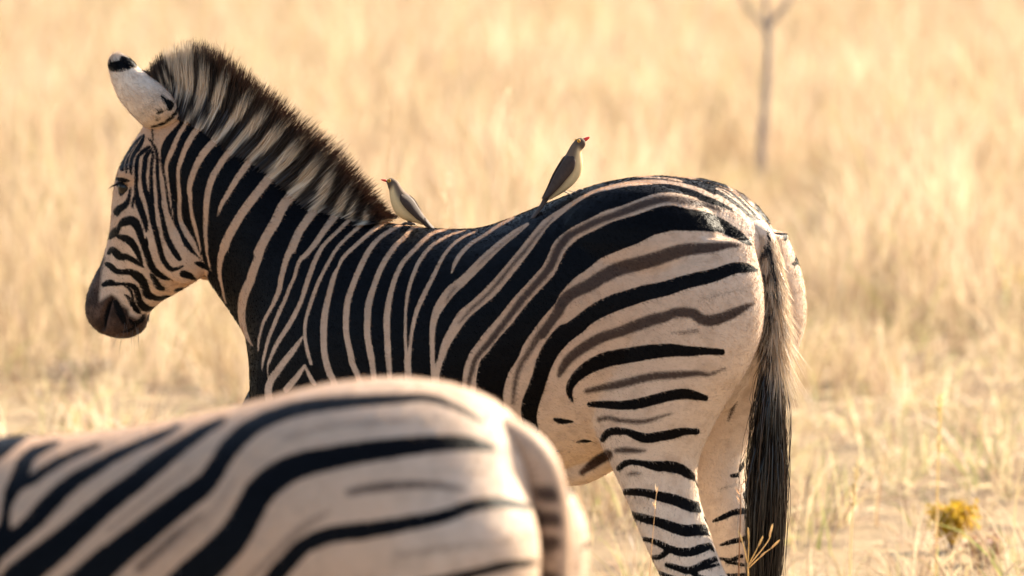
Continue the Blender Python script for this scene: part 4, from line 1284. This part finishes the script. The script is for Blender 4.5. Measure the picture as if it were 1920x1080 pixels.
    tp_ = np.array([(-960, 1020), (-890, 930), (-790, 820), (-660, 720), (-510, 690), (-360, 770)], float)
    RP, TP = crom(rp_, 12), crom(tp_, 12)
    g = np.random.default_rng(41)
    n, k = 6000, 4
    s = g.uniform(0, len(RP) - 1.001, n); i = s.astype(int); f = (s - i)[:, None]
    Rl = np.array([u(*q) for q in RP[i] * (1 - f) + RP[i + 1] * f]); Tl = np.array([u(*q) for q in TP[i] * (1 - f) + TP[i + 1] * f])
    Rl[:, 1] = g.normal(0, .014, n)
    d = (Tl - Rl) * g.uniform(.75, 1.0, n)[:, None]; d[:, 1] = Rl[:, 1] * .6
    t = np.linspace(-.1, 1, k)
    P = Rl[:, None] + d[:, None] * t[None, :, None]
    st = (np.sin(s * 1.6) > 0)[:, None] * (t[None] < .7)
    C = np.where(st[..., None], np.array([.7, .58, .44]), np.array([.045, .03, .022]))
    V, F, CC = ribbons(P, .0016 * np.array([1, 1, .8, .2])[None] * np.ones((n, 1)), C, 3)
    fast_mesh('mane', V, F, M_HAIR, CC, root)
    cl = np.array([(880, 775, .012), (930, 785, .030), (980, 822, .035), (1014, 880, .035), (1032, 970, .033), (1036, 1060, .030), (1035, 1180, .026), (1033, 1290, .020), (1031, 1400, .012)], float)
    rows, cen = [], []
    for (x_, y_, r_) in crom(cl, 4):
        q = u(x_, y_, 0.0); cen.append(q)
        rows.append((q + [r_, 0, 0], q - [r_, 0, 0], r_))
    V, F = loft(rows, 24, 1)
    px = project(fr.world(V))
    blk = np.full(len(V), -40.0)
    for y_ in (930, 970, 1010, 1050, 1090, 1130): blk = np.maximum(blk, seg_field(px, line('X', (1000, y_ + 6, 7), (1030, y_, 9), (1044, y_ + 4, 6))))
    me = bpy.data.meshes.new('tail'); me.from_pydata(V.tolist(), [], F)
    me.polygons.foreach_set('use_smooth', np.ones(len(F), bool))
    set_float(me, 'blk', np.full(len(V), -40.0)); set_float(me, 'brn', np.clip((blk + 8) / 12, .28, .95)); set_float(me, 'muz', np.clip((px[:, 1] - 1200) / 60, 0, 1)); set_float(me, 'tan', np.full(len(V), .7))
    me.materials.append(M_COAT)
    dock = bpy.data.objects.new('tail', me); COL.objects.link(dock); dock.parent = root
    cen = np.array(cen)
    n, k = 3000, 6
    j0 = len(cen) // 2
    s = g.uniform(j0, len(cen) - 1.01, n); i = s.astype(int)
    a = g.uniform(0, 6.283, n)
    nrm = np.stack([np.cos(a), np.sin(a), np.zeros(n)], 1)
    stp = cen[i] + nrm * .018
    L = np.clip(stp[:, 2] - g.uniform(.35, .55, n), .1, 1)
    t = np.linspace(0, 1, k)
    P = stp[:, None] + np.array([0, 0, -1.0]) * (t[None, :, None] * L[:, None, None]) + nrm[:, None] * (np.sin(t * 2.2) * .03)[None, :, None]
    V, F, CC = ribbons(P, .0018 * np.ones((n, k)), np.full((n, k, 3), .018), 4)
    fast_mesh('tail_tuft', V, F, M_HAIR, CC, dock)
    return root


build_front_zebra()

# ------------------------------------------------------------------ oxpeckers
M_BILL = plain_material('red_bill', (0.85, 0.03, 0.015), 0.35, 0.5, 0.12, 200)
M_RING = plain_material('yellow_eye_ring', (0.75, 0.36, 0.02), 0.5, 0.4, 0.1, 300)
M_LEG = plain_material('bird_leg', (0.09, 0.07, 0.06), 0.5, 0.4, 0.3, 300)
M_WING = plain_material('wing_feathers', (0.066, 0.042, 0.030), 0.65, 0.15, 0.45, 120)


def plumage_material():
    m, nt, out = new_mat('oxpecker_plumage')
    c = attr(nt, 'col').outputs['Color']
    c = mixrgb(nt, math_node(nt, 'MULTIPLY', smooth_range(nt, noise(nt, 700, 3, 0.6), 0.4, 0.7), 0.3), c, (0.16, 0.12, 0.085))
    p = N(nt, 'ShaderNodeBsdfPrincipled')
    nt.links.new(c, p.inputs['Base Color'])
    p.inputs['Roughness'].default_value = 0.75
    p.inputs['Specular IOR Level'].default_value = 0.2
    nt.links.new(p.outputs[0], out.inputs[0])
    return m


M_PLUME = plumage_material()


def oxpecker(view, base_px, heading, rows, bill, eye, wing, tail, legs, label, shift=0.0, near=1):
    ox, oy, s = view
    q = lambda p: (ox + p[0] / s, oy + p[1] / s)
    spine = Z1.world(Z1.unproj(*base_px)[None])[0]
    fr = Frame((spine[0], spine[1] + shift), heading)
    U = lambda p, y=0.0: fr.unproj(*q(p), y)
    root = empty('oxpecker', fr.matrix())
    tag(root, label, 'bird', 'small birds riding on the zebra')
    R3 = [(U(a), U(b), w) for a, b, w in rows]
    V, F = loft(R3, 24, 5)
    # back brown, belly buff: by place between the back line and the breast line
    n = (len(V) - 2) // 24
    ph = np.linspace(0, 2 * math.pi, 24, endpoint=False)
    cs = np.concatenate([np.tile(np.cos(ph), n), [0, 0]])
    al = np.concatenate([np.repeat(np.linspace(0, 1, n), 24), [0, 1]])
    br = np.clip((cs + .15) / .5, 0, 1)
    br = np.maximum(br, np.clip((.36 - al) / .12, 0, 1))
    col = np.array([.16, .10, .060]) * br[:, None] + np.array([.78, .56, .28]) * (1 - br[:, None])
    col = col * (1 - .45 * np.clip((.30 - al) / .1, 0, 1))[:, None]
    mesh_obj('body', V, F, M_PLUME, root, cols=col)
    # bill
    (a, b, c_) = bill      # base upper, base lower, tip
    A, B, Tt = U(a), U(b), U(c_)
    mid = (A + B) / 2
    rr = np.linalg.norm(A - B) / 2
    rows_b = []
    for t, k in ((0, 1.0), (.35, .92), (.7, .62), (.92, .34), (1.0, .1)):
        cc = mid + (Tt - mid) * t
        rows_b.append((cc + (A - B) / 2 * k, cc - (A - B) / 2 * k, rr * .8 * k))
    V, F = loft(rows_b, 16, 3)
    mesh_obj('bill', V, F, M_BILL, root)
    # eyes with yellow rings
    er = eye[1] / s / 850
    for sd in (1, -1):
        c0 = U(eye[0], near * eye[2]) * [1, 0, 1]
        sdw = eye[2] * sd
        if sd != near: sdw *= .6
        V, F = ball(c0 + [0, sdw, 0], (er, er * .45, er))
        e = mesh_obj('eye', V, F, M_RING, root)
        V, F = ball(c0 + [0, sdw + er * .30 * sd, 0], (er * .5, er * .28, er * .5))
        mesh_obj('pupil', V, F, M_EYE, e)
    # wings: folded shells on both flanks, feather edges stepped
    for sd in (1, -1):
        Vw, nW = [], 9
        W3 = crom(np.array([[*U(a_, near * y_ * .4), *U(b_, near * y_), y_] for a_, b_, y_ in wing]), 4)
        for r_ in W3:
            for j in range(nW):
                f = j / (nW - 1)
                P = r_[:3] * (1 - f) + r_[3:6] * f
                P = P.copy(); P[1] = sd * r_[6] * (0.22 + .82 * math.sin(min(f * 1.35, 1) * math.pi / 2)) + sd * .0010 * (j % 2)
                Vw.append(P)
        m_ = len(W3)
        Fw = [[i * nW + j, i * nW + j + 1, (i + 1) * nW + j + 1, (i + 1) * nW + j] for i in range(m_ - 1) for j in range(nW - 1)]
        o = mesh_obj('wing', np.array(Vw), Fw, M_WING, root)
        md = o.modifiers.new('thick', 'SOLIDIFY'); md.thickness = .003; md.offset = 0
    # tail
    R3 = [(U(a), U(b), w) for a, b, w in tail]
    V, F = loft(R3, 14, 3)
    mesh_obj('tail', V, F, M_WING, root)
    # legs with toes
    for hp, fp, y in legs:
        A, B = U(hp, y), U(fp, y)
        r_ = .0026
        rows_l = [(A + [r_ * 1.5, 0, 0], A - [r_ * 1.5, 0, 0], r_ * 1.5), ((A + B) / 2 + [r_, 0, 0], (A + B) / 2 - [r_, 0, 0], r_), (B + [r_, 0, 0], B - [r_, 0, 0], r_)]
        lg = loft(rows_l, 10, 3)
        toes = [lg]
        for dx, dy in ((.018, .006), (.019, 0), (.017, -.006), (-.012, 0)):
            C = B + np.array([dx, dy, -.001 if dx > 0 else -.003]) + np.array([0, 0, .35 * dx * (1 if view[2] < 8 else -.1)])
            h = (B + C) / 2 + [0, 0, .003]
            toes.append(loft([(B + [0, 0, r_], B - [0, 0, r_], r_), (h + [0, 0, r_ * .9], h - [0, 0, r_ * .9], r_ * .9), (C + [0, 0, .001], C - [0, 0, .001], .001)], 8, 2))
        V, F = merge(toes)
        mesh_obj('leg', V, F, M_LEG, root)
    return root


oxpecker((700, 320, 9.817), (765, 417), 180 - 8,
         [((238, 178), (242, 205), .004), ((290, 146), (262, 262), .010), ((350, 140), (275, 310), .0125), ((440, 190), (290, 355), .0135), ((495, 270), (298, 420), .015), ((570, 370), (318, 560), .019), ((670, 460), (360, 690), .0215),
          ((765, 570), (430, 810), .022), ((845, 690), (540, 890), .020), ((920, 800), (680, 940), .015), ((985, 890), (800, 965), .010), ((1040, 970), (900, 1000), .005)],
         ((240, 165), (240, 212), (138, 165)), ((292, 188), 34, .0108),
         [((520, 420), (505, 470), .0195), ((600, 440), (510, 560), .0235), ((720, 530), (590, 680), .0245), ((800, 650), (700, 790), .022), ((890, 800), (810, 890), .017), ((975, 930), (930, 960), .011)],
         [((960, 860), (860, 950), .012), ((1060, 985), (980, 1040), .014), ((1160, 1090), (1100, 1130), .013)],
         [((650, 930), (660, 985), .010), ((690, 935), (700, 990), -.010)],
         'brown and buff bird with red bill at the foot of the mane')
oxpecker((980, 240, 6.0), (1064, 366), 20,
         [((690, 128), (700, 160), .005), ((655, 112), (698, 195), .011), ((610, 128), (682, 225), .0135), ((560, 180), (662, 250), .014), ((528, 230), (657, 285), .015), ((488, 305), (666, 340), .018), ((440, 390), (672, 430), .021),
          ((392, 480), (645, 530), .0215), ((345, 570), (575, 625), .020), ((300, 660), (495, 695), .017), ((255, 745), (410, 750), .012), ((225, 815), (320, 800), .008)],
         ((680, 118), (708, 152), (755, 100)), ((632, 146), 20, .0105),
         [((548, 305), (575, 340), .0175), ((490, 330), (588, 385), .0215), ((425, 430), (565, 475), .023), ((360, 540), (475, 585), .021), ((305, 660), (385, 685), .0175), ((235, 800), (262, 800), .010)],
         [((235, 790), (300, 790), .010), ((190, 880), (245, 860), .011), ((120, 980), (165, 960), .012), ((50, 1070), (85, 1070), .010)],
         [((460, 710), (548, 752), .012), ((520, 705), (600, 728), -.012)],
         'slim brown and buff bird with red bill raised, perched upon the rump', shift=-.07, near=-1)

# ------------------------------------------------------------------ sapling, plants, stalks
M_BARK = plain_material('sapling_bark', (0.42, 0.34, 0.28), 0.85, 0.2, 0.35, 40)
M_LEAF = grass_material('dry_leaf', 0.35)


def tube(pts, rad, nseg=8, per=3):
    A = crom(np.array([[*p, r] for p, r in zip(pts, rad)], float), per)
    V, n = [], len(A)
    for i in range(n):
        d = A[min(i + 1, n - 1), :3] - A[max(i - 1, 0), :3]
        d /= np.linalg.norm(d) + 1e-9
        a = np.cross(d, [0.3, 1, 0.1]); a /= np.linalg.norm(a) + 1e-9
        b = np.cross(d, a)
        th = np.linspace(0, 2 * math.pi, nseg, endpoint=False)
        V.append(A[i, :3] + A[i, 3] * (np.cos(th)[:, None] * a + np.sin(th)[:, None] * b))
    V = np.vstack(V)
    F = [[i * nseg + j, i * nseg + (j + 1) % nseg, (i + 1) * nseg + (j + 1) % nseg, (i + 1) * nseg + j] for i in range(n - 1) for j in range(nseg)]
    F.append(list(range(nseg))[::-1]); F.append(list(range((n - 1) * nseg, n * nseg)))
    return V, F


def sapling():
    b = on_ground(1428, 352)
    sc = np.linalg.norm(b - CAM) / F_PX
    g = np.random.default_rng(77)
    P = lambda px, py, dy=0.0: np.array([(px - 1428) * sc, dy, (352 - py) * sc])
    root = empty('sapling', Matrix.Translation(Vector(b)))
    tag(root, 'slender bare grey sapling forking into thin upright branches', 'tree')
    V, F = tube([P(1430, 370), P(1427, 290), P(1433, 220), P(1437, 150), P(1440, 90), P(1438, 45)], [.024, .021, .018, .018, .017, .016])
    mesh_obj('trunk', V, F, M_BARK, root)
    br = [([P(1438, 55), P(1455, 30), P(1478, 0), P(1500, -60, .05), P(1515, -160, .1), P(1540, -330, .12)], [.014, .014, .012, .010, .008, .003]),
          ([P(1438, 55), P(1420, 35), P(1398, 8), P(1375, -40, -.05), P(1350, -130, -.1), P(1335, -260, -.1)], [.011, .010, .009, .008, .006, .003]),
          ([P(1438, 50), P(1435, 10), P(1436, -60), P(1442, -160), P(1436, -300), P(1440, -420)], [.013, .012, .011, .009, .006, .003])]
    tips = []
    for pts, rad in br:
        V, F = tube(pts, rad)
        o = mesh_obj('branch', V, F, M_BARK, root)
        tw = []
        for _ in range(9):
            f = g.uniform(.45, 1)
            i = min(int(f * (len(pts) - 1)), len(pts) - 2)
            q = pts[i] + (pts[i + 1] - pts[i]) * (f * (len(pts) - 1) - i)
            d = g.normal(0, 1, 3); d[2] = abs(d[2]) * .9 + .3; d /= np.linalg.norm(d)
            L = g.uniform(.12, .35)
            tw.append(tube([q, q + d * L * .5 + g.normal(0, .02, 3), q + d * L], [.004, .003, .0012], 5, 2))
            tips.append(q + d * L); tips.append(q + d * L * .6)
        V, F = merge(tw)
        mesh_obj('twigs', V, F, M_BARK, o)
    # a few dry leaves high in the crown
    Vs, Fs, C, off = [], [], [], 0
    for q in tips:
        for _ in range(7):
            c = q + g.normal(0, .05, 3)
            if c[2] < .85: continue
            a = g.normal(0, 1, 3); a /= np.linalg.norm(a)
            e = np.cross(a, g.normal(0, 1, 3)); e /= np.linalg.norm(e)
            Vs += [c - a * .02, c + e * .009, c + a * .02, c - e * .009]
            Fs.append([off, off + 1, off + 2, off + 3]); off += 4
            C += [np.array([.30, .27, .10]) * g.uniform(.7, 1.2)] * 4
    mesh_obj('crown', np.array(Vs), Fs, M_LEAF, root, False, np.array(C))


sapling()


def stalk(px, py_top, d, label, lean=0.0, head=0.10, hw=0.012, col=(.70, .53, .28), w=.0022, group=None, seeds=40):
    """one tall grass stem with its seed head, rooted in the ground."""
    top = CAM + ray(px, py_top) * (d / (ray(px, py_top) @ np.array([0, 1, 0])))
    root_p = np.array([top[0] - lean, top[1], 0.0])
    g = np.random.default_rng(int(px * 7 + py_top))
    root = empty('grass_stalk', Matrix.Translation(Vector(root_p)))
    tag(root, label, 'grass stalk', group)
    h = top[2]
    pts = [np.array([0, 0, -.02]), np.array([lean * .12, 0, h * .35]), np.array([lean * .45, 0, h * .7]), np.array([lean, 0, h])]
    V, F = tube(pts, [w, w * .9, w * .8, w * .4], 6, 3)
    mesh_obj('stem', V, F, M_GRASS, root, cols=np.tile(col, (len(V), 1)))
    P, C = [], []
    for i in range(seeds):
        f = g.uniform(0, 1)
        fr_ = min(f * head / (h * .3), 1.0)
        q = pts[3] * (1 - fr_) + pts[2] * fr_
        d_ = np.array([g.normal(0, .5), g.normal(0, .5), 1.0]); d_ /= np.linalg.norm(d_)
        o = q + np.array([g.normal(0, 1), g.normal(0, 1), 0]) * hw * .35
        L = g.uniform(.012, .026)
        P.append([o, o + d_ * L * .5, o + d_ * L]); C.append(np.array(col) * g.uniform(.9, 1.2))
    V, F, CC = ribbons(np.array(P), np.array([.001, .004, .0008])[None] * np.ones((seeds, 1)), np.repeat(np.clip(np.array(C), 0, .95)[:, None], 3, 1), 3)
    tag(fast_mesh('seed_head', V, F, M_GRASS, CC, root), kind='stuff')
    return root


stalk(1390, 908, 18.0, 'thin reddish grass stem standing against the hanging tail tuft', .01, .05, .004, (.42, .24, .13), .0022, seeds=8)
stalk(1232, 912, 18.1, 'hair-thin straw stem crossing the striped hind leg', .03, .05, .003, (.75, .52, .28), .0011, seeds=6)
stalk(732, 180, 24.5, 'tall pale seed stalk behind the bird at the mane', .02, .30, .007, (.62, .47, .29), .002, seeds=34)
stalk(952, 172, 25.5, 'pair-topped pale seed stalk rising between the two birds', -.02, .26, .008, (.62, .47, .29), .002, seeds=30)
stalk(843, 325, 24.0, 'shorter bent seed stalk above the dip of the back', .05, .2, .007, (.60, .45, .28), .002, seeds=24)
stalk(1764, 745, 22.3, 'tall straw stalk with narrow pale head beside the yellow-leaved plant', .01, .16, .007, (.82, .66, .34), .003, seeds=70)
stalk(1608, 872, 21.8, 'feathery pale stalk on the bare patch behind the tail', .02, .12, .007, (.80, .66, .38), .0026, seeds=70)


def panicle():
    """the branching seed head in front of the tail tuft."""
    g = np.random.default_rng(3)
    d0 = 18.0
    W = lambda px, py: CAM + ray(px, py) * (d0 / ray(px, py)[1])
    b = W(1404, 1085); b0 = np.array([b[0], b[1], 0.0])
    root = empty('grass_stalk', Matrix.Translation(Vector(b0)))
    tag(root, 'sharp golden grass stalk with open branching seed head before the tail', 'grass stalk')
    col = np.array([.80, .60, .28])
    V, F = tube([np.array([0, 0, -.02]), np.array([0.002, 0, b[2] * .6]), W(1403, 1075) - b0, W(1400, 1052) - b0], [.0022, .002, .0017, .0013], 6)
    mesh_obj('stem', V, F, M_GRASS, root, cols=np.tile(col, (len(V), 1)))
    for pts in ([(1400, 1052), (1395, 1025), (1388, 1005)], [(1402, 1060), (1404, 1020), (1403, 1000)], [(1402, 1062), (1418, 1032), (1426, 1015)], [(1403, 1066), (1430, 1040), (1446, 1028), (1454, 1020)], [(1403, 1062), (1440, 1015), (1446, 993)]):
        Q = [W(*p) - b0 for p in pts]
        n = len(Q)
        parts = [tube(Q, list(np.linspace(.0012, .0008, n)), 5)]
        e = Q[-1] - Q[-2]; e /= np.linalg.norm(e)
        parts.append(tube([Q[-1] - e * .016, Q[-1] - e * .006, Q[-1] + e * .006, Q[-1] + e * .013], [.0007, .0022, .0021, .0004], 6))
        if n > 3:
            m = Q[1]
            parts.append(tube([m - e * .012, m, m + e * .01], [.0006, .0021, .0004], 6))
        V, F = merge(parts)
        mesh_obj('spikelet', V, F, M_GRASS, root, cols=np.tile(col * g.uniform(.95, 1.15), (len(V), 1)))


panicle()


def leafy_plant(px, py, name, label, cat, h, spread, n_stem, n_leaf, colr, leaf=.02, seed=1):
    g = np.random.default_rng(seed)
    b = on_ground(px, py)
    root = empty(name, Matrix.Translation(Vector(b)))
    tag(root, label, cat)
    st, P, C = [], [], []
    for i in range(n_stem):
        a = g.uniform(0, 6.283); L = h * g.uniform(.6, 1.0)
        o = np.array([math.cos(a), math.sin(a), 0]) * spread * g.uniform(.3, 1)
        pts = [np.array([0, 0, -.02]) + o * .1, o * .4 + [0, 0, L * .5], o + [0, 0, L]]
        st.append(tube(pts, [.004, .003, .0012], 5, 2))
        for _ in range(n_leaf):
            f = g.uniform(.35, 1)
            q = pts[1] * (1 - f) + pts[2] * f + g.normal(0, .012, 3)
            d = g.normal(0, 1, 3); d /= np.linalg.norm(d)
            P.append([q, q + d * leaf * .5, q + d * leaf]); C.append(np.array(colr) * g.uniform(.7, 1.25))
    V, F = merge(st)
    mesh_obj('stems', V, F, M_BARK, root)
    V, F, CC = ribbons(np.array(P), np.array([.2, .6, .1])[None] * leaf * np.ones((len(P), 1)), np.repeat(np.clip(np.array(C), 0, .95)[:, None], 3, 1), seed)
    fast_mesh('leaves', V, F, M_LEAF, CC, root)


leafy_plant(1785, 1035, 'forb', 'small plant with bright orange-yellow leaves on the bare patch', 'plant', .12, .06, 14, 70, (.90, .60, .12), .020, 1)
leafy_plant(1852, 1062, 'forb', 'low brown withered plant beside the orange-yellow one', 'plant', .07, .06, 12, 40, (.34, .17, .10), .016, 2)
leafy_plant(1905, 600, 'forb', 'distant yellow-leaved plant growing by a dark twiggy tuft', 'plant', .16, .06, 9, 40, (.72, .46, .03), .035, 3)
leafy_plant(1862, 622, 'dead_tuft', 'dark brown twiggy tuft close to a distant yellow plant', 'plant', .13, .10, 18, 14, (.26, .19, .11), .025, 4)
leafy_plant(150, 735, 'dead_tuft', 'dark brown dead tuft in the grass below the zebra muzzle', 'plant', .10, .14, 22, 12, (.26, .18, .11), .02, 5)
